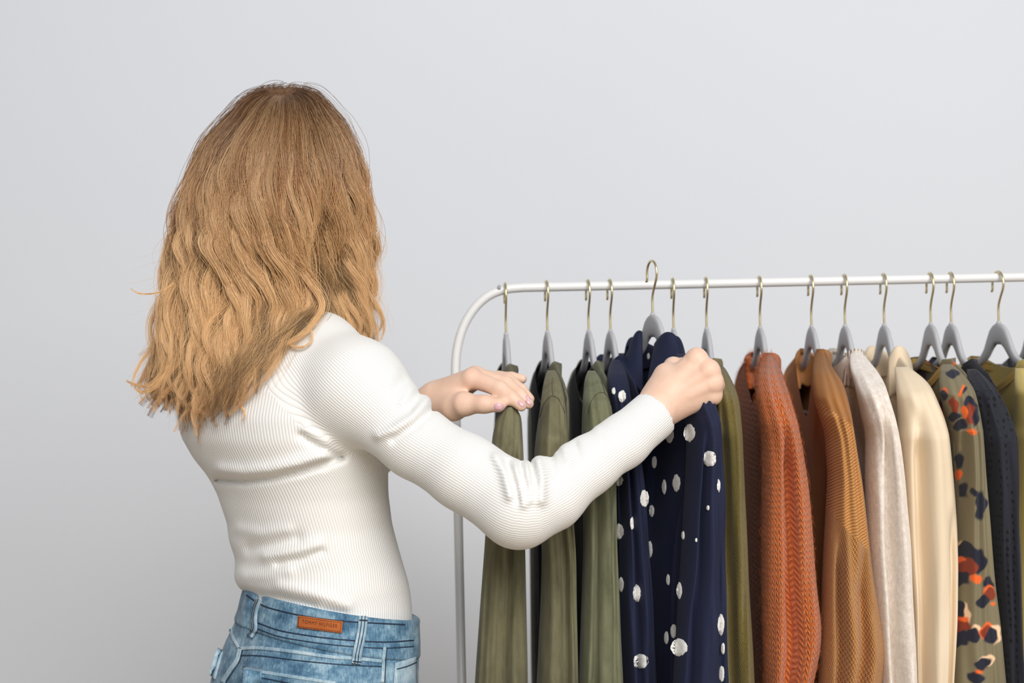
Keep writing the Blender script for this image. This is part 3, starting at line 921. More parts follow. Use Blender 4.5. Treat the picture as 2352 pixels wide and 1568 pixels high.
seam(gs[1], [(1269, 868), (1268, 890), (1270, 909)])
seam(gs[2], [(1352, 950), (1358, 922), (1374, 903), (1392, 906), (1406, 936)])
seam(gs[2], [(1380, 874), (1386, 890), (1390, 905)])

# fuzz of the rust mohair
def fuzz(o, n, lmin, lmax, colour, seed):
    me = o.data
    me.update()
    nv_ = len(me.vertices)
    co = np.empty(nv_ * 3); me.vertices.foreach_get('co', co); co = co.reshape(-1, 3)
    no = np.empty(nv_ * 3); me.vertices.foreach_get('normal', no); no = no.reshape(-1, 3)
    rg = np.random.default_rng(seed)
    pick = rg.integers(0, nv_ - 60, n)
    nxt = np.minimum(pick + 57, nv_ - 1)
    a = rg.uniform(0, 1, (n, 1))
    p0 = co[pick] * (1 - a) + co[nxt] * a
    nn = no[pick]
    t1_ = rg.normal(0, 1, (n, 3)); t1_ -= (t1_ * nn).sum(1, keepdims=True) * nn; t1_ /= np.linalg.norm(t1_, axis=1, keepdims=True) + 1e-9
    L = rg.uniform(lmin, lmax, (n, 1)); up = rg.uniform(0.25, 0.8, (n, 1))
    K = 6
    pts = np.zeros((n, K, 3), np.float32)
    for k in range(K):
        u = k / (K - 1)
        pts[:, k] = p0 + nn * L * up * (u - 0.45 * u * u) + t1_ * L * u
    hcv = bpy.data.hair_curves.new('mohair_fuzz')
    hcv.add_curves([K] * n)
    hcv.attributes['position'].data.foreach_set('vector', pts.ravel())
    r_ = hcv.attributes.get('radius') or hcv.attributes.new('radius', 'FLOAT', 'POINT')
    r_.data.foreach_set('value', np.tile(np.linspace(0.00007, 0.00003, K), n).astype(np.float32))
    hcv.materials.append(colour)
    ob = link(bpy.data.objects.new('mohair_fuzz', hcv), o)
    ob['kind'] = 'stuff'
M['fuzz'] = mat_plain('rust_fuzz', srgb(214, 116, 58), 0.7)
for r, o in GARMENTS:
    if r.name.startswith('mohair_cardigan') and not o.name.startswith('collar'):
        fuzz(o, 3200 if o.name.startswith('sleeve') else 2500, 0.004, 0.011, M['fuzz'], len(o.name))

# ------------------------------------------------------------------ person
FACE_A = R(50)
FWD = np.array([math.sin(FACE_A), math.cos(FACE_A), 0.0])
RGT = np.array([math.cos(FACE_A), -math.sin(FACE_A), 0.0])

def A(px, py, Y):
    return np.array(P(px, py, Y))

def surface_nets(f, org, h):
    """naive surface nets: f (nx,ny,nz) -> verts, quads"""
    nx, ny, nz = f.shape
    ins = f < 0
    cnt = np.zeros((nx - 1, ny - 1, nz - 1), np.int32)
    acc = np.zeros((nx - 1, ny - 1, nz - 1, 3), np.float32)
    cs = [(i, j, k) for i in (0, 1) for j in (0, 1) for k in (0, 1)]
    def sub(a, c):
        return a[c[0]:nx - 1 + c[0], c[1]:ny - 1 + c[1], c[2]:nz - 1 + c[2]]
    tot = sum(sub(ins, c).astype(np.int8) for c in cs)
    act = (tot > 0) & (tot < 8)
    ii = np.argwhere(act)
    vals = np.stack([f[ii[:, 0] + c[0], ii[:, 1] + c[1], ii[:, 2] + c[2]] for c in cs], 1)
    pos = np.zeros((len(ii), 3)); n = np.zeros(len(ii))
    for a in range(8):
        for b in range(a + 1, 8):
            d = [cs[b][q] - cs[a][q] for q in range(3)]
            if sum(abs(x) for x in d) != 1: continue
            va, vb = vals[:, a], vals[:, b]
            m = (va < 0) != (vb < 0)
            t = np.where(m, va / np.where(m, va - vb, 1), 0)
            for q in range(3):
                pos[:, q] += np.where(m, cs[a][q] + t * d[q], 0)
            n += m
    V = (ii + pos / n[:, None]) * h + org
    idx = -np.ones(act.shape, np.int64)
    idx[tuple(ii.T)] = np.arange(len(ii))
    Q = []
    for ax in range(3):
        u, w = [(1, 2), (2, 0), (0, 1)][ax]
        sl0 = [slice(None)] * 3; sl1 = [slice(None)] * 3
        sl0[ax] = slice(0, -1); sl1[ax] = slice(1, None)
        ch = ins[tuple(sl0)] != ins[tuple(sl1)]
        e = np.argwhere(ch)
        e = e[(e[:, u] > 0) & (e[:, w] > 0) & (e[:, u] < f.shape[u] - 1) & (e[:, w] < f.shape[w] - 1)]
        first = ins[tuple(e.T)]
        def cell(du, dw):
            c = e.copy(); c[:, u] -= du; c[:, w] -= dw
            return idx[tuple(c.T)]
        q = np.stack([cell(1, 1), cell(0, 1), cell(0, 0), cell(1, 0)], 1)
        q[~first] = q[~first][:, ::-1]
        Q.append(q)
    return V, np.concatenate(Q)

def grid(lo, hi, h):
    lo, hi = np.array(lo), np.array(hi)
    ax = [np.arange(lo[q], hi[q] + h, h) for q in range(3)]
    g = np.stack(np.meshgrid(*ax, indexing='ij'), -1)
    return g.astype(np.float32), lo

def cone(p, a, b, ra, rb):
    a = np.asarray(a, np.float32); b = np.asarray(b, np.float32)
    ab = b - a
    t = np.clip(((p - a) @ ab) / float(ab @ ab), 0, 1)
    d = p - a - t[..., None] * ab
    return np.sqrt((d * d).sum(-1)) - (ra + (rb - ra) * t)

def ellip(p, c, rx, axes):
    d = (p - np.asarray(c, np.float32)) @ np.asarray(axes, np.float32).T
    k = np.sqrt(((d / np.asarray(rx, np.float32)) ** 2).sum(-1))
    return (k - 1) * min(rx)

def smin(a, b, k):
    h = np.clip(0.5 + 0.5 * (b - a) / k, 0, 1)
    return b + (a - b) * h - k * h * (1 - h)

def chain(p, pts, rad, k=0.01, f=None):
    for i in range(len(pts) - 1):
        d = cone(p, pts[i], pts[i + 1], rad[i], rad[i + 1])
        f = d if f is None else smin(f, d, k)
    return f

AX = np.array([RGT, FWD, [0, 0, 1]])
AX0 = np.eye(3)

# ---- arms (measured joints)
SH_R = A(822, 890, 1.76); EL_R = A(1192, 1163, 1.655); WR_R = A(1505, 950, 1.755)
arm_r_pts = [SH_R, A(955, 1015, 1.72), A(1068, 1085, 1.685), EL_R, A(1262, 1137, 1.672), A(1352, 1068, 1.70), A(1430, 1014, 1.727), WR_R]
arm_r_rad = [0.058, 0.0425, 0.0435, 0.047, 0.0405, 0.0335, 0.031, 0.031]
SH_L = A(505, 880, 1.99); EL_L = A(800, 1090, 2.12); WR_L = A(928, 952, 1.99)
arm_l_pts = [SH_L, 0.5 * (SH_L + EL_L), EL_L, 0.55 * EL_L + 0.45 * WR_L, WR_L]
arm_l_rad = [0.05, 0.046, 0.046, 0.038, 0.031]

# ---- torso rings: image row, left edge, right edge of the outline, a/b ratio of the section
TY = 1.885
RINGS = [(700, 596, 668, 1.0), (735, 585, 690, 1.1), (760, 545, 730, 1.4), (790, 480, 790, 1.7), (830, 432, 838, 1.75), (880, 406, 862, 1.62), (950, 399, 880, 1.52), (1000, 410, 886, 1.48), (1050, 440, 888, 1.45),
         (1090, 474, 888, 1.42), (1130, 497, 888, 1.38), (1200, 522, 896, 1.34), (1240, 527, 906, 1.32), (1280, 541, 917, 1.32), (1330, 541, 932, 1.33), (1360, 556, 938, 1.34), (1400, 552, 942, 1.36), (1440, 545, 942, 1.38), (1480, 530, 944, 1.42)]
def ring_tables():
    z, cx, a, b = [], [], [], []
    for y, l, r, k in RINGS:
        L, Rr = A(l, y, TY), A(r, y, TY)
        z.append(0.5 * (L[2] + Rr[2])); cx.append(0.5 * (L[0] + Rr[0]))
        hw = 0.5 * (Rr[0] - L[0])
        bb = hw / math.sqrt((k * RGT[0]) ** 2 + FWD[0] ** 2)
        b.append(bb); a.append(bb * k)
    o = np.argsort(z)
    return [np.array(q)[o] for q in (z, cx, a, b)]
RZ, RCX, RA, RB = ring_tables()
def smooth_interp(x, xp, fp):
    return np.interp(x, _zf, _sm(xp, fp))
_zf = np.linspace(RZ[0], RZ[-1], 240)
def _sm(xp, fp):
    return smooth1d(np.interp(_zf, xp, fp), 5)
def torso(p, grow=0.0):
    z = p[..., 2]
    cx = smooth_interp(z, RZ, RCX); a = smooth_interp(z, RZ, RA) + grow; b = smooth_interp(z, RZ, RB) + grow
    dx = p[..., 0] - cx; dy = p[..., 1] - TY
    u = dx * RGT[0] + dy * RGT[1]; w = dx * FWD[0] + dy * FWD[1]
    k = ((np.abs(u) / a) ** 2.3 + (np.abs(w) / b) ** 2.3) ** (1 / 2.3)
    return (k - 1) * b * 0.95, u, w, a, b

def seg_dist(px, py, poly):
    best = None
    for (x0, y0), (x1, y1) in zip(poly[:-1], poly[1:]):
        dx, dy = x1 - x0, y1 - y0
        t = np.clip(((px - x0) * dx + (py - y0) * dy) / (dx * dx + dy * dy), 0, 1)
        d = np.hypot(px - x0 - t * dx, py - y0 - t * dy)
        best = d if best is None else np.minimum(best, d)
    return best

# folds of the knit: (amplitude m, width px, polyline)
FOLDS_ARM = [(0.0075, 11, [(1138, 1048), (1158, 1085), (1172, 1140)]), (-0.006, 7, [(1164, 1062), (1180, 1110), (1188, 1150)]), (0.006, 8, [(1183, 1066), (1196, 1120), (1203, 1160)]), (-0.004, 6, [(1196, 1066), (1206, 1120)]),
             (0.006, 8, [(1208, 1066), (1217, 1120), (1218, 1150)]), (-0.005, 6, [(1221, 1066), (1229, 1110)]), (0.0085, 11, [(1236, 1055), (1246, 1098), (1244, 1150)]), (-0.004, 8, [(1268, 1050), (1272, 1090)]), (0.0045, 10, [(1296, 1030), (1306, 1062)]),
             (-0.003, 8, [(1322, 1020), (1330, 1050)]), (0.002, 10, [(1370, 985), (1384, 1010)]),
             (0.0075, 11, [(980, 918), (952, 952), (905, 985), (868, 1000)]), (-0.005, 9, [(992, 942), (955, 978), (905, 1010)]), (0.004, 9, [(945, 893), (925, 925)]), (-0.003, 8, [(962, 905), (940, 940)]), (0.004, 14, [(905, 850), (890, 875)]), (-0.003, 10, [(925, 872), (905, 900)])]
FOLDS_TORSO = [(-0.0085, 8, [(500, 1100), (560, 1105), (620, 1099), (690, 1083), (750, 1065), (784, 1050)]), (0.0065, 15, [(505, 1080), (560, 1085), (620, 1079), (690, 1062), (745, 1044)]), (-0.005, 8, [(690, 1000), (735, 1030), (785, 1050)]), (0.003, 12, [(700, 985), (750, 1015)]),
               (0.003, 14, [(550, 1215), (600, 1225), (660, 1218)]), (-0.0045, 16, [(575, 1258), (625, 1250), (680, 1236)]), (0.004, 12, [(610, 1278), (670, 1266), (730, 1250)]), (-0.004, 10, [(640, 1294), (700, 1283), (740, 1266)]),
               (0.0045, 18, [(560, 1322), (610, 1322), (660, 1312)]), (-0.006, 12, [(565, 1362), (640, 1372), (720, 1392)]), (0.004, 14, [(640, 1345), (720, 1362), (800, 1390)]), (-0.003, 10, [(745, 1402), (790, 1408)])]

TRAP_R = ([A(655, 782, 1.865), A(735, 806, 1.815), SH_R], [0.045, 0.046, 0.056])
TRAP_L = ([A(600, 782, 1.90), SH_L], [0.045, 0.05])
def sweater_field(p, folds=True):
    ft = torso(p)[0]
    ft = smin(ft, chain(p, *TRAP_R, 0.02), 0.03)
    ft = smin(ft, chain(p, *TRAP_L, 0.02), 0.03)
    fr = chain(p, arm_r_pts, arm_r_rad, 0.012)
    if folds:
        px, py = to_px(p)
        for amp, wd, poly in FOLDS_TORSO:
            ft = ft - amp * np.exp(-(seg_dist(px, py, poly) / wd) ** 2)
        for amp, wd, poly in FOLDS_ARM:
            fr = fr - amp * np.exp(-(seg_dist(px, py, poly) / wd) ** 2)
    fl = chain(p, arm_l_pts, arm_l_rad, 0.012)
    f = smin(ft, fr, 0.02)
    f = smin(f, fl, 0.02)
    # hollow cuffs
    for (e, wr, ri) in ((A(1430, 1014, 1.727), WR_R, 0.0275), (EL_L, WR_L, 0.0275)):
        d = (wr - e) / np.linalg.norm(wr - e)
        cut = (p - wr) @ d.astype(np.float32)
        near = np.sqrt(((p - wr) ** 2).sum(-1)) < 0.12
        f = np.where(near, np.maximum(f, cut), f)
        f = np.where(near, np.maximum(f, -np.maximum(cone(p, wr - d * 0.03, wr + d * 0.02, ri - 0.006, ri), -cut - 0.035)), f)
    return f

H_S = 0.003
g, lo = grid((-0.50, 1.56, 1.005), (0.23, 2.22, 1.475), H_S)
def banded(fn, g_, width):
    """coarse field everywhere, full detail only close to the surface"""
    sub = g_[::4, ::4, ::4]
    fc_ = fn(sub, False)
    m = np.abs(fc_) < (width + 0.03 if width else 0.011)
    f_ = np.repeat(np.repeat(np.repeat(np.where(m, 0, fc_), 4, 0), 4, 1), 4, 2)[:g_.shape[0], :g_.shape[1], :g_.shape[2]].astype(np.float32)
    mm = np.repeat(np.repeat(np.repeat(m, 4, 0), 4, 1), 4, 2)[:g_.shape[0], :g_.shape[1], :g_.shape[2]]
    f_[mm] = fn(g_[mm], True)
    return f_
sv, sq = surface_nets(banded(sweater_field, g, 0.02), lo, H_S)
del g

def rib_coords(v):
    """rib coordinate of every vertex as torso, right arm and left arm"""
    PITCH = 0.0034
    _, u, w, a, b = torso(v)
    ang = np.arctan2(u / a, -w / b)            # 0 at the spine
    ut = ang * 0.5 * (a + b) / 0.0040
    def along(pts, rad, ref):
        # fine centre line with carried-over frames so that the ribs run on round the bend
        fp = smooth_path([tuple(q) for q in pts], 9)
        fr_ = np.interp(np.linspace(0, len(pts) - 1, len(fp)), np.arange(len(pts)), rad)
        fr_ = smooth1d(fr_, 5)
        fp = [np.array(q) for q in fp]
        best = np.full(len(v), 1e9); ou = np.zeros(len(v))
        sel = np.zeros(len(v), bool)
        for q in fp: sel |= ((v - q) ** 2).sum(1) < 0.13 ** 2
        w_ = v[sel]
        bb = np.full(len(w_), 1e9); oo = np.zeros(len(w_)); bd = np.full(len(w_), 1e9)
        e1 = ref
        for i in range(len(fp) - 1):
            p0, p1 = fp[i], fp[i + 1]
            ab = p1 - p0
            t = np.clip(((w_ - p0) @ ab) / (ab @ ab), -30.0 if i == 0 else 0, 1)
            d = w_ - p0 - t[:, None] * ab
            dist = np.linalg.norm(d, axis=1)
            ax = ab / np.linalg.norm(ab)
            e1 = e1 - ax * (e1 @ ax); e1 = e1 / np.linalg.norm(e1)
            e2 = np.cross(ax, e1)
            an = np.arctan2(d @ e2, d @ e1)
            r_ = fr_[i] + (fr_[i + 1] - fr_[i]) * np.clip(t, 0, 1)
            m = dist < bd
            bd = np.where(m, dist, bd)
            bb = np.where(m, dist - r_, bb)
            oo = np.where(m, an * r_ / (PITCH * 0.9), oo)
        best[sel] = bb; ou[sel] = oo
        return ou, best
    ur, dr = along(arm_r_pts, arm_r_rad, np.array([0, -1.0, 0.0]))
    ul, dl = along(arm_l_pts, arm_l_rad, np.array([0, -1.0, 0.0]))
    return ut, ur, ul, dr, dl
ut, ur, ul, dr, dl = rib_coords(sv)
# armhole plane of the right sleeve, through three measured seam points
s1, s2, s3 = A(655, 865, 1.77), A(722, 1014, 1.74), A(700, 860, 1.70)
nrm = np.cross(s2 - s1, FWD * 1.0); nrm /= np.linalg.norm(nrm)
if nrm @ (EL_R - SH_R) < 0: nrm = -nrm
on_r = ((sv - s2) @ nrm > 0) & (dr < 0.03) & ~((torso(sv)[0] < 0.004) & (sv[:, 2] < A(760, 1046, 1.75)[2]))
nl = (EL_L - SH_L) / np.linalg.norm(EL_L - SH_L)
on_l = ((sv - SH_L) @ nl > 0.0) & (dl < 0.02) & (torso(sv)[0] > 0.0)

def build_sweater():
    me = bpy.data.meshes.new('sweater')
    me.vertices.add(len(sv)); me.vertices.foreach_set('co', sv.astype(np.float32).ravel())
    me.loops.add(len(sq) * 4); me.loops.foreach_set('vertex_index', sq.astype(np.int32).ravel())
    me.polygons.add(len(sq)); me.polygons.foreach_set('loop_start', np.arange(0, len(sq) * 4, 4, dtype=np.int32))
    me.polygons.foreach_set('use_smooth', np.ones(len(sq), bool))
    me.update(calc_edges=True)
    lay_ = me.uv_layers.new(name='UVMap')
    fr_ = on_r[sq].sum(1) >= 2
    fl_ = (on_l[sq].sum(1) >= 2) & ~fr_
    U = np.where(fr_[:, None], ur[sq], np.where(fl_[:, None], ul[sq], ut[sq]))
    # faces that straddle the wrap-around line
    span = U.max(1) - U.min(1)
    bad = span > 20
    U[bad] = U[bad][:, :1]
    uvs = np.stack([U, sv[sq][:, :, 2]], -1)
    lay_.data.foreach_set('uv', uvs.astype(np.float32).ravel())
    return me

def mat_sweater():
    t = NT('white_rib_knit')
    u, v, _ = t.uv()
    o = t.obj()
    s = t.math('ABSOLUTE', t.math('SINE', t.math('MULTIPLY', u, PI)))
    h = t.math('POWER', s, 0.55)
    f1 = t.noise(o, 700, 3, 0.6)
    c = t.ramp(t.math('ADD', h, t.math('MULTIPLY', f1, 0.1)), [(0.0, srgb(200, 194, 186)), (0.4, srgb(234, 232, 227)), (1.0, srgb(238, 236, 231))])  # groove shade painted in: ribs coloured darker in their hollows
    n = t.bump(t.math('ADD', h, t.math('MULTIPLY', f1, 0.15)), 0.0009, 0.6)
    return t.done(c, 0.9, n, sheen=0.25, spec=0.12, sheen_rough=0.5)
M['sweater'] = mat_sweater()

def mat_skin():
    t = NT('skin')
    o = t.obj()
    a = t.noise(o, 38, 4, 0.6)
    c = t.mix(a, srgb(226, 184, 158), srgb(240, 208, 186))
    n = t.bump(t.noise(o, 700, 3), 0.0004, 0.3)
    n = t.bump(t.noise(o, 130, 2), 0.0012, 0.25, n)
    return t.done(c, 0.5, n, spec=0.35, sss=0.25)
M['skin'] = mat_skin()
M['nail'] = mat_plain('pink_nail', srgb(226, 178, 182), 0.25)
M['eye'] = mat_plain('eye_white', srgb(236, 234, 230), 0.2)
M['lip'] = mat_plain('lip', srgb(190, 110, 104), 0.45)

# ---- hands
HAND_H = 0.0011
def right_hand(p, full=True):
    W0 = A(1400, 1035, 1.717); W = A(1510, 942, 1.757)
    f = cone(p, W0, W, 0.0245, 0.0245)
    f = smin(f, cone(p, A(1500, 940, 1.760), A(1535, 905, 1.768), 0.023, 0.023), 0.012)
    kn = [A(1600, 824, 1.766), A(1628, 851, 1.757), A(1638, 879, 1.757), A(1636, 908, 1.764)]
    rk = [0.0128, 0.0128, 0.0118, 0.0112]
    base = [A(1525, 898, 1.772), A(1530, 912, 1.768), A(1532, 926, 1.768), A(1534, 942, 1.772)]
    for k, b, r in zip(kn, base, rk):
        f = smin(f, cone(p, b, k, 0.0165, r), 0.013)
    # palm mass behind the back of the hand
    f = smin(f, cone(p, A(1545, 890, 1.785), A(1600, 868, 1.79), 0.018, 0.016), 0.012)
    # fingers close away from the camera and come back round the cloth
    for i, (k, r) in enumerate(zip(kn, rk)):
        x, y = [(1606, 832), (1636, 856), (1646, 882), (1640, 909)][i]
        pip = A(x, y + 2, 1.806 - 0.002 * i)
        dip = A(x - 34, y + 8, 1.822)
        tip = A(x - 62, y + 10, 1.808)
        f = smin(f, chain(p, [k, pip, dip, tip], [r, r - 0.0022, r - 0.0032, r - 0.004], 0.004), 0.005)
        # knuckle heads
        f = smin(f, np.sqrt(((p - (k + np.array([0, -0.002, 0.0005]))) ** 2).sum(-1)) - (r - 0.0006), 0.004)
    # thumb: leaves the side of the palm and closes on the fingers
    th = chain(p, [A(1508, 912, 1.776), A(1530, 862, 1.782), A(1548, 842, 1.800), A(1576, 848, 1.822)], [0.0185, 0.0145, 0.0108, 0.0092], 0.006)
    f = smin(f, th, 0.011)
    # tendons
    for k, b in zip(kn[:3], base[:3]):
        f = smin(f, cone(p, b + np.array([0, -0.0125, 0]), k + np.array([-0.006, -0.0085, -0.003]), 0.0046, 0.0040), 0.006)
    return f

LH = dict(
    index=[(1084, 869, 1.875, 0.0126), (1148, 892, 1.853, 0.0102), (1176, 914, 1.842, 0.0088), (1197, 932, 1.835, 0.0072)],
    middle=[(1092, 864, 1.895, 0.0126), (1163, 881, 1.876, 0.0100), (1194, 906, 1.862, 0.0086), (1214, 927, 1.855, 0.0070)],
    ring=[(1096, 866, 1.915, 0.0118), (1166, 873, 1.898, 0.0094), (1197, 896, 1.886, 0.0082), (1216, 916, 1.878, 0.0068)],
    pinky=[(1096, 872, 1.935, 0.0108), (1145, 866, 1.930, 0.0084), (1175, 867, 1.926, 0.0076), (1199, 870, 1.922, 0.0066)])
def left_hand(p, full=True):
    W0 = A(868, 1000, 2.04); W = A(990, 920, 1.922)
    f = cone(p, W0, W, 0.0235, 0.0225)
    for nm in ('index', 'middle', 'ring', 'pinky'):
        pts = LH[nm]
        k = A(*pts[0][:3])
        bi = dict(index=(1008, 908, 1.910), middle=(1010, 908, 1.920), ring=(1010, 912, 1.930), pinky=(1012, 918, 1.937))[nm]
        f = smin(f, cone(p, A(*bi), k, 0.0175, pts[0][3] + 0.0006), 0.013)
    for nm in ('index', 'middle', 'ring', 'pinky'):
        pts = LH[nm]
        f = smin(f, chain(p, [A(*q[:3]) for q in pts], [q[3] for q in pts], 0.003), 0.0022)
        f = smin(f, np.sqrt(((p - A(*pts[0][:3])) ** 2).sum(-1)) - pts[0][3] * 1.02, 0.005)
    th = chain(p, [A(1012, 930, 1.910), A(1066, 928, 1.858), A(1112, 928, 1.843), A(1145, 931, 1.834)], [0.0215, 0.0148, 0.0108, 0.0088], 0.007)
    f = smin(f, th, 0.012)
    # heel of the thumb
    f = smin(f, cone(p, A(1006, 930, 1.915), A(1040, 938, 1.875), 0.0175, 0.0155), 0.012)
    return f

def hand_mesh(fn, lo_, hi_):
    g_, l_ = grid(lo_, hi_, HAND_H)
    v_, q_ = surface_nets(banded(fn, g_, 0.0), l_, HAND_H)
    # light smoothing
    e = np.concatenate([q_[:, [0, 1]], q_[:, [1, 2]], q_[:, [2, 3]], q_[:, [3, 0]]])
    for it in range(3):
        s_ = np.zeros_like(v_); c_ = np.zeros(len(v_))
        np.add.at(s_, e[:, 0], v_[e[:, 1]]); np.add.at(s_, e[:, 1], v_[e[:, 0]])
        np.add.at(c_, e[:, 0], 1); np.add.at(c_, e[:, 1], 1)
        v_ = 0.5 * v_ + 0.5 * s_ / c_[:, None]
    return v_, q_
rv, rq = hand_mesh(right_hand, np.array([A(1400, 1035, 1.717)[0] - 0.03, 1.685, A(1400, 1035, 1.717)[2] - 0.03]), A(1675, 785, 1.86) + 0.005)
lv, lq = hand_mesh(left_hand, np.array([A(868, 1000, 2.04)[0] - 0.03, 1.805, A(868, 1000, 2.04)[2] - 0.03]), A(1225, 825, 2.02) + np.array([0.005, 0.05, 0.005]))

# ---- the rest of the body, mostly under the clothes
HEAD = A(652, 432, 1.885)
HAX = np.array([[math.cos(R(42)), -math.sin(R(42)), 0], [math.sin(R(42)), math.cos(R(42)), 0], [0, 0, 1]])
hr, hf = HAX[0], HAX[1]
def in_head(r, f, u):
    return HEAD + hr * r + hf * f + np.array([0, 0, u])
HIP = np.array([A(715, 1530, TY)[0], TY, 0.95])
def body_field(p, full=True):
    f = ellip(p, in_head(0, -0.008, 0.008), (0.070, 0.085, 0.080), HAX)
    f = smin(f, ellip(p, in_head(0, 0.028, -0.045), (0.056, 0.062, 0.072), HAX), 0.03)
    f = smin(f, cone(p, in_head(0, 0.092, -0.012), in_head(0, 0.106, -0.036), 0.008, 0.012), 0.012)   # nose
    f = smin(f, cone(p, in_head(-0.02, 0.083, -0.066), in_head(0.02, 0.083, -0.066), 0.008, 0.008), 0.01)   # mouth
    for s in (-1, 1):
        f = smin(f, ellip(p, in_head(s * 0.074, -0.008, -0.012), (0.008, 0.018, 0.03), HAX), 0.006)       # ears
        f = np.maximum(f, -(np.sqrt(((p - in_head(s * 0.031, 0.098, 0.0)) ** 2).sum(-1)) - 0.015))        # eye sockets
    f = smin(f, chain(p, [in_head(0, -0.02, -0.06), A(632, 690, 1.89), A(628, 765, 1.885)], [0.052, 0.05, 0.058], 0.02), 0.03)
    ft_ = torso(p, -0.02)[0]
    ft_ = np.where((p[..., 2] > RZ[-1] - 0.01) | (p[..., 2] < 0.99), 1.0, ft_)
    f = smin(f, ft_, 0.02)
    f = smin(f, chain(p, arm_r_pts[:-1] + [A(1500, 953, 1.754)], [r - 0.014 for r in arm_r_rad[:-1]] + [0.0215], 0.012), 0.02)
    f = smin(f, chain(p, arm_l_pts[:-1] + [A(990, 920, 1.922)], [r - 0.014 for r in arm_l_rad[:-1]] + [0.0205], 0.012), 0.02)
    f = smin(f, ellip(p, HIP + np.array([0, 0, 0.02]), (0.15, 0.105, 0.12), AX), 0.03)
    for s in (-1, 1):
        hp = HIP + RGT * s * 0.078
        kn_ = HIP + RGT * s * 0.085 + FWD * 0.02 + np.array([0, 0, -0.46])
        an = HIP + RGT * s * 0.085 - FWD * 0.01 + np.array([0, 0, -0.88])
        f = smin(f, chain(p, [hp, kn_, an], [0.074, 0.05, 0.034], 0.03), 0.04)
        f = smin(f, cone(p, an + FWD * 0.0 + np.array([0, 0, -0.045]), an + FWD * 0.15 + np.array([0, 0, -0.05]), 0.03, 0.018), 0.02)
    return f
H_B = 0.0065
g, lo = grid((-0.52, 1.58, -0.02), (0.20, 2.26, 1.80), H_B)
bv, bq = surface_nets(banded(body_field, g, 0.03), lo, H_B)
bv[:, 2] = np.maximum(bv[:, 2], 0.002)
del g

def raw_mesh(name, v_, q_, mat, parent=None):
    me = bpy.data.meshes.new(name)
    me.vertices.add(len(v_)); me.vertices.foreach_set('co', v_.astype(np.float32).ravel())
    me.loops.add(len(q_) * 4); me.loops.foreach_set('vertex_index', q_.astype(np.int32).ravel())
    me.polygons.add(len(q_)); me.polygons.foreach_set('loop_start', np.arange(0, len(q_) * 4, 4, dtype=np.int32))
    me.polygons.foreach_set('use_smooth', np.ones(len(q_), bool))
    me.update(calc_edges=True)
    me.materials.append(mat)
    return link(bpy.data.objects.new(name, me), parent)

def join_body():
    """body and hands become one skin: both are cut inside the sleeves and bridged"""
    cuts = [(rv, rq, A(1440, 1003, 1.734), WR_R - A(1352, 1068, 1.70)), (lv, lq, A(900, 977, 2.013), WR_L - EL_L)]
    keep = np.ones(len(bq), bool)
    hands = []
    for hv, hq, pt, dr_ in cuts:
        d = dr_ / np.linalg.norm(dr_)
        sd = (bv - pt) @ d
        near = np.linalg.norm(bv - pt, axis=1) < 0.11
        badv = near & (sd > -0.003)
        keep &= ~badv[bq].any(1)
        hs = (hv - pt) @ d
        hands.append((hv, hq[(hs[hq] > 0.003).all(1)]))
    bm = bmesh.new()
    def add(v, q):
        used = np.unique(q)
        mp = {int(u): bm.verts.new(v[u]) for u in used}
        for f in q.tolist():
            try: bm.faces.new([mp[i] for i in f])
            except ValueError: pass
    add(bv, bq[keep])
    for hv, hq in hands: add(hv, hq)
    bm.edges.index_update()
    for hv, hq, pt, dr_ in cuts:
        es = [e for e in bm.edges if e.is_boundary and ((e.verts[0].co + e.verts[1].co) / 2 - Vector(pt)).length < 0.06]
        # keep the two longest loops only
        try:
            bmesh.ops.bridge_loops(bm, edges=es)
        except Exception as ex:
            print('bridge', ex)
    bmesh.ops.recalc_face_normals(bm, faces=bm.faces)
    me = bpy.data.meshes.new('person')
    bm.to_mesh(me); bm.free()
    me.polygons.foreach_set('use_smooth', np.ones(len(me.polygons), bool))
    me.materials.append(M['skin'])
    return link(bpy.data.objects.new('person', me))
person = join_body()
tag(person, 'person in white ribbed sweater and jeans seen from behind, sorting the garments', 'person')
HB_R = BVHTree.FromPolygons([Vector(x) for x in rv], [tuple(q) for q in rq.tolist()])
HB_L = BVHTree.FromPolygons([Vector(x) for x in lv], [tuple(q) for q in lq.tolist()])

swme = build_sweater()
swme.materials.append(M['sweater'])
sweater = link(bpy.data.objects.new('sweater', swme), person)
tag(sweater, 'white fine-ribbed long-sleeved sweater tucked into jeans')
SW_BVH = BVHTree.FromPolygons([Vector(x) for x in sv], [tuple(q) for q in sq.tolist()])

def patch(name, bvh, corners, nx, ny, lift, mat, parent, rounding=0.0, thick=0.0, label=None, maxjump=0.05):
    """four pixel corners (tl, tr, br, bl) laid on a surface as a thin piece"""
    tl, tr, br, bl = [np.array(c, float) for c in corners]
    rows = []
    for j in range(ny + 1):
        t = j / ny
        rows.append([tuple((tl * (1 - s) + tr * s) * (1 - t) + (bl * (1 - s) + br * s) * t) for s in np.linspace(0, 1, nx + 1)])
    pts = lay(bvh, rows, lift, maxjump)
    if pts is None: return None
    V = [p for r in pts for p in r]
    o = mesh_obj(name, V, grid_faces(ny + 1, nx + 1), mat, parent)
    if thick:
        md = o.modifiers.new('thickness', 'SOLIDIFY'); md.thickness = thick; md.offset = 0
    if label: o['label'] = label
    return o

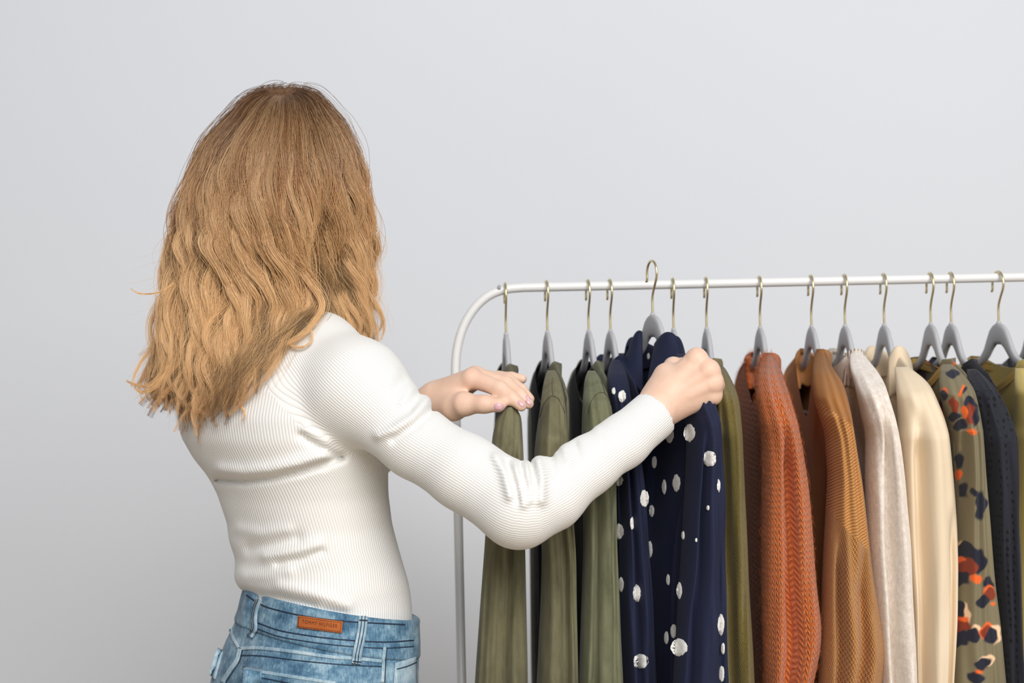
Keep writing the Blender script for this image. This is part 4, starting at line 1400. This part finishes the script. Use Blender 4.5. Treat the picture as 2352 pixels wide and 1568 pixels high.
def nail(bvh, cx, cy, ang, ln, wd):
    """oval nail laid on a fingertip"""
    V, F = [], []
    ca_, sa_ = math.cos(ang), math.sin(ang)
    nr_, na_ = 3, 16
    def pt(a, b, lift):
        x, y = cx + a * ca_ - b * sa_, cy + a * sa_ + b * ca_
        loc, n, i, d = look(bvh, x, y)
        if loc is None: return None
        if n.dot(loc - CAMP) > 0: n = -n
        return loc + n * lift
    pts = [pt(0, 0, 0.0009)]
    for k in range(1, nr_ + 1):
        for j in range(na_):
            t = 2 * PI * j / na_
            a = ln * k / nr_ * np.sign(math.cos(t)) * abs(math.cos(t)) ** 0.7
            b = wd * k / nr_ * np.sign(math.sin(t)) * abs(math.sin(t)) ** 0.7
            pts.append(pt(a, b, 0.0009 if k < nr_ else 0.0001))
    last = next((p for p in pts if p is not None), None)
    if last is None: return
    for i, p in enumerate(pts):
        if p is None: pts[i] = last
        else: last = p
    for j in range(na_):
        F.append((0, 1 + j, 1 + (j + 1) % na_))
        for k in range(nr_ - 1):
            b = 1 + k * na_
            F.append((b + j, b + na_ + j, b + na_ + (j + 1) % na_, b + (j + 1) % na_))
    o = mesh_obj('fingernail', pts, F, M['nail'], person)
nail(HB_L, 1146, 934, 0.05, 12, 9)
nail(HB_L, 1197, 927, R(45), 10, 5.5)
nail(HB_L, 1214, 924, R(42), 9, 5)
nail(HB_L, 1213, 913, R(40), 7, 4)
# eyes and lips, on the far side of the head
for s in (-1, 1):
    bm = bmesh.new(); bmesh.ops.create_uvsphere(bm, u_segments=16, v_segments=10, radius=0.0125)
    me = bpy.data.meshes.new('eye'); bm.to_mesh(me); bm.free(); me.materials.append(M['eye'])
    o = link(bpy.data.objects.new('eye', me), person); o.location = in_head(s * 0.031, 0.068, 0.0)
v_, f_ = tube(smooth_path([in_head(x, 0.0935 - 12 * x * x, -0.066) for x in (-0.022, -0.012, 0, 0.012, 0.022)], 4), [0.002] * 2 + [0.005] * 13 + [0.002] * 2, 8)
mesh_obj('lips', v_, f_, M['lip'], person)

# ---- jeans
JR = [(1345, 562, 938, 1.36), (1400, 548, 952, 1.38), (1440, 532, 958, 1.40), (1480, 512, 960, 1.42), (1520, 495, 960, 1.44), (1568, 477, 960, 1.46), (1640, 462, 962, 1.47), (1720, 470, 958, 1.45)]
def jeans_tables():
    z, cx, b, k_ = [], [], [], []
    for y, l, r, k in JR:
        L, Rr = A(l, y, TY), A(r, y, TY)
        z.append(0.5 * (L[2] + Rr[2])); cx.append(0.5 * (L[0] + Rr[0]))
        b.append(0.5 * (Rr[0] - L[0]) / math.sqrt((k * RGT[0]) ** 2 + FWD[0] ** 2)); k_.append(k)
    o = np.argsort(z)
    return [np.array(q)[o] for q in (z, cx, b, k_)]
JZ, JCX, JB, JK = jeans_tables()
# waist plane, higher at the back
WP = A(760, 1400, TY - 0.10)
wl, wr_ = A(560, 1352, TY + 0.02), A(955, 1425, TY - 0.02)
d1 = wr_ - wl
d2 = A(745, 1408, TY - 0.115) - 0.5 * (wl + wr_)
WN = np.cross(d1, d2); WN /= np.linalg.norm(WN)
if WN[2] < 0: WN = -WN
W0 = 0.5 * (wl + wr_)
def jeans_field(p, full=True):
    z = p[..., 2]
    cx = np.interp(z, JZ, JCX); b = np.interp(z, JZ, JB); k = np.interp(z, JZ, JK)
    dx = p[..., 0] - cx; dy = p[..., 1] - TY
    u = dx * RGT[0] + dy * RGT[1]; w = dx * FWD[0] + dy * FWD[1]
    f = (((np.abs(u) / (b * k)) ** 2.2 + (np.abs(w) / b) ** 2.2) ** (1 / 2.2) - 1) * b * 0.95
    f = np.maximum(f, 0.83 - z)
    px, py = to_px(p)
    for amp, wd, poly in ((-0.004, 8, [(600, 1372), (592, 1410), (582, 1448)]), (0.003, 12, [(572, 1380), (562, 1440)]), (-0.003, 10, [(560, 1490), (548, 1530), (520, 1568)]), (0.004, 30, [(640, 1560), (760, 1568)])):
        f = f - amp * np.exp(-(seg_dist(px, py, poly) / wd) ** 2)
    for s in (-1, 1):
        hp = HIP + RGT * s * 0.08 + np.array([0, 0, -0.06])
        kn_ = HIP + RGT * s * 0.085 + FWD * 0.02 + np.array([0, 0, -0.46])
        an = HIP + RGT * s * 0.085 - FWD * 0.01 + np.array([0, 0, -0.86])
        f = smin(f, chain(p, [hp, kn_, an], [0.088, 0.064, 0.052], 0.03), 0.03)
    f = np.maximum(f, (p - W0.astype(np.float32)) @ WN.astype(np.float32))
    f = np.maximum(f, 0.07 - z)
    return f
H_J = 0.005
g, lo = grid((-0.50, 1.68, 0.05), (0.12, 2.12, 1.16), H_J)
jv, jq = surface_nets(banded(jeans_field, g, 0.025), lo, H_J)
del g

def mat_denim(name, lo_c, mid_c, hi_c):
    t = NT(name)
    o = t.obj()
    a = t.noise(t.scaled(o, (1.0, 1.0, 1.5)), 30, 4, 0.62)
    b = t.noise(t.scaled(o, (1, 1, 0.15)), 420, 3, 0.6)
    x = t.math('MULTIPLY_ADD', b, 0.35, t.math('MULTIPLY', a, 0.72))
    c = t.ramp(x, [(0.36, lo_c), (0.52, mid_c), (0.68, hi_c)])
    n = t.bump(t.noise(t.scaled(o, (1, 1, 0.4)), 900, 2), 0.0007, 0.45)
    return t.done(c, 0.85, n, sheen=0.15, spec=0.15)
M['denim'] = mat_denim('washed_denim', srgb(46, 80, 108), srgb(94, 130, 154), srgb(154, 182, 196))
M['denim_pale'] = mat_denim('pale_denim', srgb(104, 136, 156), srgb(150, 176, 190), srgb(190, 206, 212))
M['stitch'] = mat_plain('navy_thread', srgb(26, 44, 66), 0.8)
M['leather'] = mat_suede('tan_leather', srgb(164, 88, 42), srgb(186, 106, 56))
M['emboss'] = mat_plain('embossed_leather', srgb(104, 50, 22), 0.8)

jeans = raw_mesh('jeans', jv, jq, M['denim'], person)
jeans['label'] = 'washed blue denim jeans with leather waist patch'
JBV = BVHTree.FromPolygons([Vector(x) for x in jv], [tuple(q) for q in jq.tolist()])

# waistband: a band of cloth round the top, following the tilted waist line
def band_loop(off_n, drop, out, n=120):
    pts = []
    c0 = W0 - WN * drop
    e1 = np.cross(WN, FWD); e1 /= np.linalg.norm(e1); e2 = np.cross(WN, e1)
    cen = np.array([np.interp(c0[2], JZ, JCX), TY, c0[2]])
    cen = cen - WN * ((cen - c0) @ WN)
    for k in range(n):
        a = 2 * PI * k / n
        d = e1 * math.cos(a) + e2 * math.sin(a)
        st = Vector(cen + d * 0.4)
        loc, nn, i, dist = JBV.ray_cast(st, Vector(-d))
        if loc is None: loc = Vector(cen + d * 0.12)
        pts.append(np.array(loc) + d * out)
    P_ = np.array(pts)
    for it in range(2):
        P_ = 0.5 * P_ + 0.25 * (np.roll(P_, 1, 0) + np.roll(P_, -1, 0))
    return P_
BANDW = 0.043
prof_b = [(0.002, -0.010), (-0.004, -0.006), (-0.0045, 0.0010), (-0.0025, 0.0024), (0.004, 0.0030), (0.016, 0.0030), (0.03, 0.0028), (BANDW - 0.003, 0.0028), (BANDW, 0.0018), (BANDW + 0.001, -0.004)]
V = []
for dr_, out in prof_b:
    lp = band_loop(0, max(dr_, 0.006), out)
    lp = lp - WN * (dr_ - max(dr_, 0.006))
    V += [tuple(x) for x in lp]
wb = mesh_obj('waistband', V, grid_faces(len(prof_b), 120, True), M['denim'], jeans)
dgm = wb.data
WBV = BVHTree.FromPolygons([Vector(x) for x in V], [tuple(p.vertices) for p in dgm.polygons])
# everything that lies on the jeans
allv = [Vector(x) for x in jv] + [Vector(x) for x in V]
allf = [tuple(q) for q in jq.tolist()] + [tuple(i + len(jv) for i in p.vertices) for p in dgm.polygons]
JALL = BVHTree.FromPolygons(allv, allf)

def strip(name, bvh, poly, wpx, lift, mat, parent, thick=0.0, label=None, taper=False):
    """a narrow strip of cloth or thread laid along a line of pixels"""
    pts = smooth_path([(x, y, 0) for x, y in poly], 6)
    L = []; Rr = []
    rows = []
    for i, p in enumerate(pts):
        t = (pts[min(i + 1, len(pts) - 1)] - pts[max(i - 1, 0)]).normalized()
        n = Vector((-t.y, t.x, 0))
        rows.append([(p.x + n.x * wpx * q, p.y + n.y * wpx * q) for q in (-0.5, -0.25, 0.25, 0.5)])
    res = lay(bvh, rows, lift, 0.03)
    if res is None: return None
    V = []
    for r in res:
        if any(p is None for p in r): continue
        V += r
    n = len(V) // 4
    if n < 2: return None
    # edges sit down on the cloth
    o = mesh_obj(name, V, grid_faces(n, 4), mat, parent)
    if thick:
        md = o.modifiers.new('thickness', 'SOLIDIFY'); md.thickness = thick; md.offset = 0
    if label: o['label'] = label
    return o

top_line = [(566, 1356), (604, 1380), (650, 1394), (720, 1408), (800, 1417), (870, 1421), (930, 1424)]
bot_line = [(590, 1437), (640, 1455), (700, 1466), (760, 1474), (830, 1480), (890, 1482), (950, 1478)]
strip('stitching', JALL, [(x, y + 10) for x, y in top_line], 3.2, 0.0006, M['stitch'], wb)
strip('stitching', JALL, [(x, y - 8) for x, y in bot_line], 3.0, 0.0006, M['stitch'], wb)
strip('stitching', JALL, [(x, y + 6) for x, y in bot_line], 2.4, 0.0006, M['stitch'], jeans)
# yoke seams
strip('yoke_seam', JALL, [(552, 1489), (600, 1488), (680, 1497), (760, 1508), (820, 1512), (878, 1518)], 8, 0.0008, M['denim_pale'], jeans, 0.0012)
strip('stitching', JALL, [(549, 1505), (600, 1506), (680, 1516), (760, 1524), (820, 1528), (876, 1530)], 2.4, 0.0008, M['stitch'], jeans)
strip('yoke_seam', JALL, [(529, 1440), (536, 1464), (549, 1487)], 6, 0.0008, M['denim_pale'], jeans, 0.0012)
strip('centre_seam', JALL, [(552, 1490), (545, 1515), (528, 1540), (512, 1567)], 9, 0.0008, M['denim_pale'], jeans, 0.0014)
strip('stitching', JALL, [(558, 1492), (552, 1518), (536, 1542), (520, 1567)], 2.2, 0.0010, M['stitch'], jeans)
strip('side_seam', JALL, [(883, 1486), (880, 1520), (878, 1567)], 7, 0.0008, M['denim_pale'], jeans, 0.0012)
strip('stitching', JALL, [(887, 1486), (885, 1520), (883, 1567)], 2, 0.0012, M['stitch'], jeans)
# pockets
patch('back_pocket', JALL, [(560, 1531), (772, 1566), (768, 1640), (552, 1620)], 24, 10, 0.0015, M['denim'], jeans, thick=0.002)
strip('pocket_hem', JALL, [(561, 1534), (620, 1546), (700, 1558), (772, 1569)], 7, 0.0026, M['denim_pale'], jeans, 0.0014)
strip('stitching', JALL, [(562, 1548), (640, 1563), (700, 1573)], 2.2, 0.0036, M['stitch'], jeans)
patch('front_pocket', JALL, [(906, 1522), (952, 1508), (956, 1600), (900, 1610)], 8, 10, 0.0015, M['denim_pale'], jeans, thick=0.002)
strip('stitching', JALL, [(908, 1536), (930, 1530), (953, 1520)], 2.4, 0.0030, M['stitch'], jeans)
patch('back_pocket', JALL, [(500, 1488), (514, 1496), (496, 1560), (482, 1548)], 5, 10, 0.0015, M['denim_pale'], jeans, thick=0.002)
# belt loops
for poly, wl_ in (([(833, 1418), (831, 1440), (826, 1470), (820, 1500), (817, 1524)], 20), ([(600, 1376), (592, 1396), (588, 1420), (588, 1444), (578, 1462)], 13)):
    bl = strip('belt_loop', JALL, poly, wl_, 0.0034, M['denim_pale'], jeans, 0.0026)
    for dx in (-wl_ * 0.17, wl_ * 0.17):
        strip('stitching', JALL, [(x + dx, y) for x, y in poly], 1.8, 0.0056, M['stitch'], bl)
strip('stitching', JALL, [(824, 1423), (842, 1424)], 3.2, 0.0057, M['stitch'], jeans)
strip('stitching', JALL, [(810, 1519), (828, 1521)], 3.2, 0.0057, M['stitch'], jeans)
# leather patch with its pressed lettering
PC = [(687, 1413), (788, 1427), (785, 1454), (685, 1441)]
lp = patch('leather_patch', WBV, PC, 24, 6, 0.0016, M['leather'], wb, thick=0.0022, label='tan leather patch with pressed capital letters')
def patch_px(u, v):
    tl, tr, br, bl = [np.array(c, float) for c in PC]
    return (tl * (1 - u) + tr * u) * (1 - v) + (bl * (1 - u) + br * u) * v
ed = []
for u0, v0, u1, v1 in ((0.03, 0.12, 0.97, 0.12), (0.97, 0.12, 0.97, 0.88), (0.97, 0.88, 0.03, 0.88), (0.03, 0.88, 0.03, 0.12)):
    n = 20 if abs(u1 - u0) > 0.5 else 5
    for k in range(n):
        a0, a1 = (k + 0.15) / n, (k + 0.7) / n
        p0 = patch_px(u0 + (u1 - u0) * a0, v0 + (v1 - v0) * a0); p1 = patch_px(u0 + (u1 - u0) * a1, v0 + (v1 - v0) * a1)
        ed.append((p0, p1))
V, F = [], []
for p0, p1 in ed:
    d = p1 - p0; d /= np.linalg.norm(d); n_ = np.array([-d[1], d[0]]) * 0.7
    b = len(V)
    for q in (p0 - n_, p0 + n_, p1 + n_, p1 - n_):
        loc, nn, i, dist = look(WBV, *q)
        V.append(loc + (nn if nn.dot(loc - CAMP) < 0 else -nn) * 0.0033)
    F.append((b, b + 1, b + 2, b + 3))
mesh_obj('patch_stitching', V, F, M['emboss'], lp, smooth=False)['kind'] = 'stuff'
fc = bpy.data.curves.new('lettering', 'FONT')
fc.body = 'TOMMY HILFIGER'
fc.align_x = 'CENTER'; fc.align_y = 'CENTER'
fc.space_character = 1.25
fo = bpy.data.objects.new('lettering_curve', fc)
C.objects.link(fo)
bpy.context.view_layer.update()
dg = bpy.context.evaluated_depsgraph_get()
tm = bpy.data.meshes.new_from_object(fo.evaluated_get(dg))
bpy.data.objects.remove(fo)
co = np.array([v.co for v in tm.vertices])
w_ = co[:, 0].max() - co[:, 0].min(); h_ = co[:, 1].max() - co[:, 1].min()
V = []
for c_ in co:
    u = 0.5 + c_[0] / w_ * 0.78; vv = 0.47 - c_[1] / h_ * 0.30
    q = patch_px(u, vv)
    loc, nn, i, dist = look(WBV, *q)
    V.append(loc + (nn if nn.dot(loc - CAMP) < 0 else -nn) * 0.0033)
mesh_obj('lettering', V, [tuple(p.vertices) for p in tm.polygons], M['emboss'], lp, smooth=False)

# ---- hair
ENV = np.array([(220, 598, 690), (223, 584, 700), (228, 566, 712), (236, 547, 728), (256, 520, 752), (295, 494, 784), (345, 468, 806), (400, 446, 822), (450, 430, 831), (500, 416, 836), (560, 402, 838), (620, 393, 838),
                (700, 378, 846), (760, 370, 853), (800, 364, 856), (850, 354, 856), (900, 348, 856), (980, 360, 856)], float)
XRB = np.array([(600, 9999), (700, 745), (735, 700), (800, 655), (850, 632), (900, 606), (950, 578), (1000, 560)], float)     # right limit of the hair lying on the back
FSPL = 0.70
HYC = 1.885
def env(y):
    return np.interp(y, ENV[:, 0], ENV[:, 1]), np.interp(y, ENV[:, 0], ENV[:, 2])
def half_depth(y):
    a = np.clip((y - 219) / 225.0, 0, 1)
    d = 0.112 * np.sqrt(np.clip(1 - (1 - a) ** 2, 0, 1))
    return np.interp(y, [0, 441, 560, 700, 980], [0, 0, -0.004, -0.02, -0.03]) + d

hrng = np.random.default_rng(21)
NP = 46
def guide(theta, rho, yend, wave, lam, ph, sweep, grp):
    t = np.linspace(0, 1, NP)
    ys0 = 220.5 if math.cos(theta) > 0.1 else 215.5
    y = ys0 + (yend - ys0) * t ** 1.55
    xl, xr = env(y)
    f = 0.5 + 0.5 * math.sin(theta) * rho
    bf = np.clip((y - 220) / 130, 0, 1); bf = 0.78 + 0.22 * bf * bf * (3 - 2 * bf)
    x = xl + (f * bf + (1 - bf) * 0.8) * (xr - xl)
    if grp == 'back':
        lim = np.interp(y, [600, 700, 735, 800, 850, 900, 950, 1000], [770, 735, 702, 660, 636, 610, 582, 565])
        fx = xl + min(f / FSPL, 1.0) * (lim - xl)
        bl = np.clip((y - 560) / 160, 0, 1); bl = bl * bl * (3 - 2 * bl)
        x = x * (1 - bl) + fx * bl
    Y = HYC - half_depth(y) * math.cos(theta) * rho
    if grp == 'right':
        bl = np.clip((y - 480) / 220, 0, 1)
        Y = Y * (1 - bl) + np.maximum(Y, 1.835 + 0.03 * (1 - f)) * bl
    am = wave * np.clip((y - 260) / 300, 0, 1) ** 1.0
    x = x + am * np.sin(2 * PI * (y - ph) / lam)
    Y = Y - 0.55 * am / 1738 * np.cos(2 * PI * (y - ph) / lam)
    e = np.clip((t - 0.86) / 0.14, 0, 1)
    x = x + sweep * e ** 1.7
    y = y - abs(sweep) * 0.35 * e ** 2
    cx = (x - 1176) / FPX; cy = (784 - y) / FPX
    pts = np.stack([Y * (cx * ca + cy * sa), Y, CAM_H + Y * (-cx * sa + cy * ca)], 1)
    # rest on the sweater instead of passing through it
    if grp != 'far':
        for i in range(NP):
            if y[i] > 690:
                loc, n, idx, d = SW_BVH.find_nearest(Vector(pts[i]))
                if loc is None: continue
                v = Vector(pts[i]) - loc
                sd = v.dot(n)
                m = 0.014
                if sd < m and grp == 'back':
                    # move towards the camera until clear
                    q = look(SW_BVH, x[i], y[i])
                    if q[0] is not None and pts[i][1] > q[0].y - m:
                        k_ = (q[0].y - m) / pts[i][1]
                        pts[i] = np.array([pts[i][0] * k_, pts[i][1] * k_, CAM_H + (pts[i][2] - CAM_H) * k_])
    if grp == 'back':
        Ys = pts[:, 1].copy()
        Ys = smooth1d(Ys, 3)
        k_ = np.minimum(Ys, pts[:, 1]) / pts[:, 1]
        pts = np.stack([pts[:, 0] * k_, pts[:, 1] * k_, CAM_H + (pts[:, 2] - CAM_H) * k_], 1)
    return pts

locks = []
def add_lock(theta, rho, n, width, tone, **kw):
    f = 0.5 + 0.5 * math.sin(theta) * rho
    nearh = math.cos(theta) > -0.15
    if nearh and f < FSPL:
        grp = 'back'
        ff = f / FSPL
        yend = np.interp(ff, [0, 0.2, 0.45, 0.7, 1.0], [905, 935, 965, 950, 880]) + hrng.normal(0, 22)
        if f > FSPL - 0.12: yend -= hrng.uniform(0, 140)
    elif f >= FSPL:
        grp = 'right'
        yend = hrng.uniform(745, 800) + 10 * f
    else:
        grp = 'far'
        yend = hrng.uniform(820, 915)
    yend -= kw.get('short', 0)
    sweep = hrng.normal(-14, 18) if grp == 'back' else (hrng.normal(-8, 10) if grp == 'right' else hrng.normal(-18, 14))
    g_ = guide(theta, rho, yend, kw.get('wave', hrng.uniform(8, 25)), hrng.uniform(165, 290), hrng.uniform(0, 290), sweep, grp)
    locks.append((g_, n, width, tone, yend, f))

def tone_pick():
    u = hrng.uniform()
    return hrng.normal(-0.66, 0.08) if u < 0.45 else (hrng.normal(-0.2, 0.1) if u < 0.74 else hrng.normal(0.38, 0.14))
for i in range(175):                                    # outer near layer
    th = R(-92) + R(186) * (i + hrng.uniform(-0.6, 0.6)) / 174
    f_ = 0.5 + 0.5 * math.sin(th)
    if abs(f_ - 0.45) < 0.016 or abs(f_ - 0.24) < 0.008: continue
    tn = tone_pick()
    add_lock(th, hrng.uniform(0.88, 0.97) if tn < -0.2 else hrng.uniform(0.95, 1.03), 78, hrng.uniform(0.0035, 0.0085), tn)
for i in range(95):                                     # middle layer, toned dark to paint shade between the locks
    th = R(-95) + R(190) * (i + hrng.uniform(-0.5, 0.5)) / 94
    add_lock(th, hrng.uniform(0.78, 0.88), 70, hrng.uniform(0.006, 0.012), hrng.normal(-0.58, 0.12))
for i in range(48):                                     # far side, away from the face
    th = R(95) + R(170) * (i + 0.5) / 48
    if R(100) < th < R(165) and hrng.uniform() < 0.35: continue
    add_lock(th, hrng.uniform(0.88, 1.0), 60, hrng.uniform(0.008, 0.014), hrng.normal(-0.05, 0.12))
for i in range(44):                                     # bright ribbons on top
    th = R(hrng.uniform(-84, 88))
    add_lock(th, hrng.uniform(1.0, 1.05), 80, hrng.uniform(0.0028, 0.0052), hrng.normal(0.5, 0.14), wave=hrng.uniform(13, 26))

def lock_frame(g_):
    tn = np.gradient(g_, axis=0); tn /= np.linalg.norm(tn, axis=1)[:, None] + 1e-9
    side = np.cross(tn, np.array([0, -1.0, 0.15])); side /= np.linalg.norm(side, axis=1)[:, None] + 1e-9
    up = np.cross(side, tn)
    return side, up
allp, allc = [], []
tt = np.linspace(0, 1, NP)
C_ROOT = np.array(srgb(108, 74, 46)[:3]); C_MID = np.array(srgb(174, 122, 74)[:3]); C_TIP = np.array(srgb(232, 186, 130)[:3]); C_END = np.array(srgb(196, 138, 84)[:3]); C_PALE = np.array(srgb(246, 216, 168)[:3])
def strand_colour(ypx, tone, jit):
    a = np.clip((ypx - 215) / 235, 0, 1)[:, None]; b = np.clip((ypx - 450) / 260, 0, 1)[:, None]; e = np.clip((ypx - 830) / 120, 0, 1)[:, None]
    c = C_ROOT * (1 - a) + C_MID * a
    c = c * (1 - b) + C_TIP * b
    c = c * (1 - 0.55 * e) + C_END * 0.55 * e
    k = (tone + jit) * (0.4 + 0.6 * a)
    dk = np.clip(1 + np.minimum(k, 0), 0.3, 1)
    lt = np.clip(k * 0.9, 0, 0.75)
    c = c * dk * (1 - lt) + (c * 0.4 + C_PALE * 0.6) * lt
    return np.clip(c, 0.004, 0.85)
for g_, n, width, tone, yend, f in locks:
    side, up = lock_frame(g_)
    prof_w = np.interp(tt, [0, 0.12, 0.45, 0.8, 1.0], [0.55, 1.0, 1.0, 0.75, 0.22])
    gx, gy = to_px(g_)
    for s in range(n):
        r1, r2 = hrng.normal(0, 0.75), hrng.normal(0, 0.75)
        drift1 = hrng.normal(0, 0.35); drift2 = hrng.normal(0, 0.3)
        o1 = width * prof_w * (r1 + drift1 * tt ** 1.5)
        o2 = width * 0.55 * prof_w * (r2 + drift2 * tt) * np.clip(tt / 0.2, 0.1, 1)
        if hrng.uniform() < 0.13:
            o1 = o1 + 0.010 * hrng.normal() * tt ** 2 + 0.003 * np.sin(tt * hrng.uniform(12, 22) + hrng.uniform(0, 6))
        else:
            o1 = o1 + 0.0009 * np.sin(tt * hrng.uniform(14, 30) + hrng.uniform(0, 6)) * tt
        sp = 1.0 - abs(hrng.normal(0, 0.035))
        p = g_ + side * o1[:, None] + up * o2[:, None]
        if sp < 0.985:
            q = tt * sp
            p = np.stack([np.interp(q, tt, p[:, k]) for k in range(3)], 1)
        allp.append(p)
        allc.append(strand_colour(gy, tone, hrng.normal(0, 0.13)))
# loose single hairs around the outline
for i in range(330):
    th = R(hrng.uniform(-100, 100))
    f = 0.5 + 0.5 * math.sin(th)
    grp = 'back' if f < FSPL else 'right'
    g_ = guide(th, hrng.uniform(0.98, 1.04), hrng.uniform(600, 930) if grp == 'back' else hrng.uniform(560, 800), hrng.uniform(6, 26), hrng.uniform(90, 230), hrng.uniform(0, 200), hrng.normal(-12, 30), grp)
    side, up = lock_frame(g_)
    p = g_ + side * (hrng.normal(0, 0.006) * tt + 0.003 * np.sin(tt * hrng.uniform(5, 14) + hrng.uniform(0, 6)) * tt)[:, None] + up * (abs(hrng.normal(0, 0.005)) * tt)[:, None]
    allp.append(p); allc.append(strand_colour(to_px(g_)[1], 0.15, hrng.normal(0, 0.1)))
# distinct curls the photograph shows: a ring on the shoulder and tips flicking out at the left
def extra(poly, n, width, tone, Yd=None):
    global allp, allc
    pts = smooth_path([(x, y, 0) for x, y in poly], 10)
    xs = np.array([p.x for p in pts]); ys_ = np.array([p.y for p in pts])
    k = np.linspace(0, len(xs) - 1, NP)
    xs = np.interp(k, np.arange(len(xs)), xs); ys_ = np.interp(k, np.arange(len(ys_)), ys_)
    base = []
    last = Yd or 1.74
    for x, y in zip(xs, ys_):
        if Yd is None:
            q = look(SW_BVH, x, y)
            if q[0] is not None: last = q[0].y - 0.010
        base.append(A(x, y, last))
    g_ = np.array(base)
    side, up = lock_frame(g_)
    for s in range(n):
        o1 = width * np.interp(tt, [0, 0.5, 1], [1, 0.8, 0.3]) * hrng.normal(0, 0.8) + 0.0006 * np.sin(tt * 9 + hrng.uniform(0, 6))
        o2 = width * 0.5 * hrng.normal(0, 0.8) * np.ones(NP)
        allp.append(g_ + side * o1[:, None] + up * o2[:, None])
        allc.append(strand_colour(np.full(NP, 700.0), tone, hrng.normal(0, 0.08)))
extra([(676, 728), (666, 745), (660, 770), (670, 793), (693, 797), (713, 785), (716, 765), (705, 742), (686, 728)], 16, 0.0011, 0.2)
extra([(400, 650), (372, 668), (340, 675), (315, 672), (300, 662)], 14, 0.0011, 0.0, 1.80)
extra([(370, 860), (345, 885), (315, 885), (290, 874)], 26, 0.0018, -0.15, 1.79)
extra([(390, 840), (365, 880), (330, 900), (308, 892)], 26, 0.0022, -0.1, 1.78)
extra([(540, 900), (552, 930), (562, 950), (556, 968)], 14, 0.0012, 0.1)

P_all = np.array(allp, np.float32); C_all = np.array(allc, np.float32)
NS = len(P_all)
hc = bpy.data.hair_curves.new('hair_strands')
hc.add_curves([NP] * NS)
hc.attributes['position'].data.foreach_set('vector', P_all.ravel())
ra = hc.attributes.get('radius') or hc.attributes.new('radius', 'FLOAT', 'POINT')
rad = np.tile(np.interp(tt, [0, 0.1, 0.75, 1.0], [0.00019, 0.00021, 0.00018, 0.00005]), NS) * np.repeat(hrng.uniform(0.75, 1.25, NS), NP)
ra.data.foreach_set('value', rad.astype(np.float32))
cat_ = hc.attributes.new('tint', 'FLOAT_COLOR', 'POINT')
cat_.data.foreach_set('color', np.concatenate([C_all.reshape(-1, 3), np.ones((NS * NP, 1), np.float32)], 1).ravel())

def mat_hair():
    t = NT('blond_hair')
    a = t.n('ShaderNodeAttribute', attribute_name='tint')
    m = t.done(a.outputs['Color'], 0.36, spec=0.5)
    t.b.inputs['Anisotropic'].default_value = 0.6
    return m
M['hair'] = mat_hair()
hc.materials.append(M['hair'])

# under-hair: the closed mass the strands lie on, dark to paint shade between locks
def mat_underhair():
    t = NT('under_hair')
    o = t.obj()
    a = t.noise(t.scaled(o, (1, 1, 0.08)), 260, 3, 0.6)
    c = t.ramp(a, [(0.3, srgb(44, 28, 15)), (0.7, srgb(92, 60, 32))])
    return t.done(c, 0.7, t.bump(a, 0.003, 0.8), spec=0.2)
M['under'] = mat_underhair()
rows_y = np.concatenate([220.5 + (330 - 220.5) * np.linspace(0, 1, 14) ** 1.7, np.linspace(345, 840, 34)])
NA = 72
V = []
for y in rows_y:
    SC = float(np.interp(y, [220, 222, 228, 330, 450], [0.05, 0.6, 0.9, 0.90, 0.84]))
    xl, xr = env(y)
    yy_ = 226 + (y - 220.5) * (1 - 5.5 / 620)
    for k in range(NA):
        th = 2 * PI * k / NA
        f = 0.5 + 0.5 * math.sin(th) * SC
        xr2 = xr
        lim = np.interp(y, [600, 700, 735, 800, 850], [xr, 700, 660, 620, 600])
        x = xl + f * (xr - xl)
        bl = min(1, max(0, (y - 560) / 160))
        if math.cos(th) > -0.3 or f < 0.6:
            x = x * (1 - bl) + (xl + min(f / 0.93, 1) * (lim - xl)) * bl
        else:
            x = x * (1 - bl) + (xl + min(f / 0.93, 1) * (lim - xl)) * bl
        hd_ = half_depth(y) * SC * (1 - 0.25 * bl)
        Y = HYC - hd_ * math.cos(th)
        p = A(x, yy_, Y)
        if y > 690:
            q = look(SW_BVH, x, yy_)
            if q[0] is not None and math.cos(th) > 0:
                p = A(x, yy_, min(Y, q[0].y - 0.004))
        V.append(p)
F = grid_faces(len(rows_y), NA, True)
F.append(tuple(range(NA))[::-1]); F.append(tuple(range((len(rows_y) - 1) * NA, len(rows_y) * NA)))
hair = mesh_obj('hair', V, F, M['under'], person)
hair['label'] = 'long wavy blond hair with darker roots'
hs = link(bpy.data.objects.new('hair_strands', hc), hair)
hs['kind'] = 'stuff'
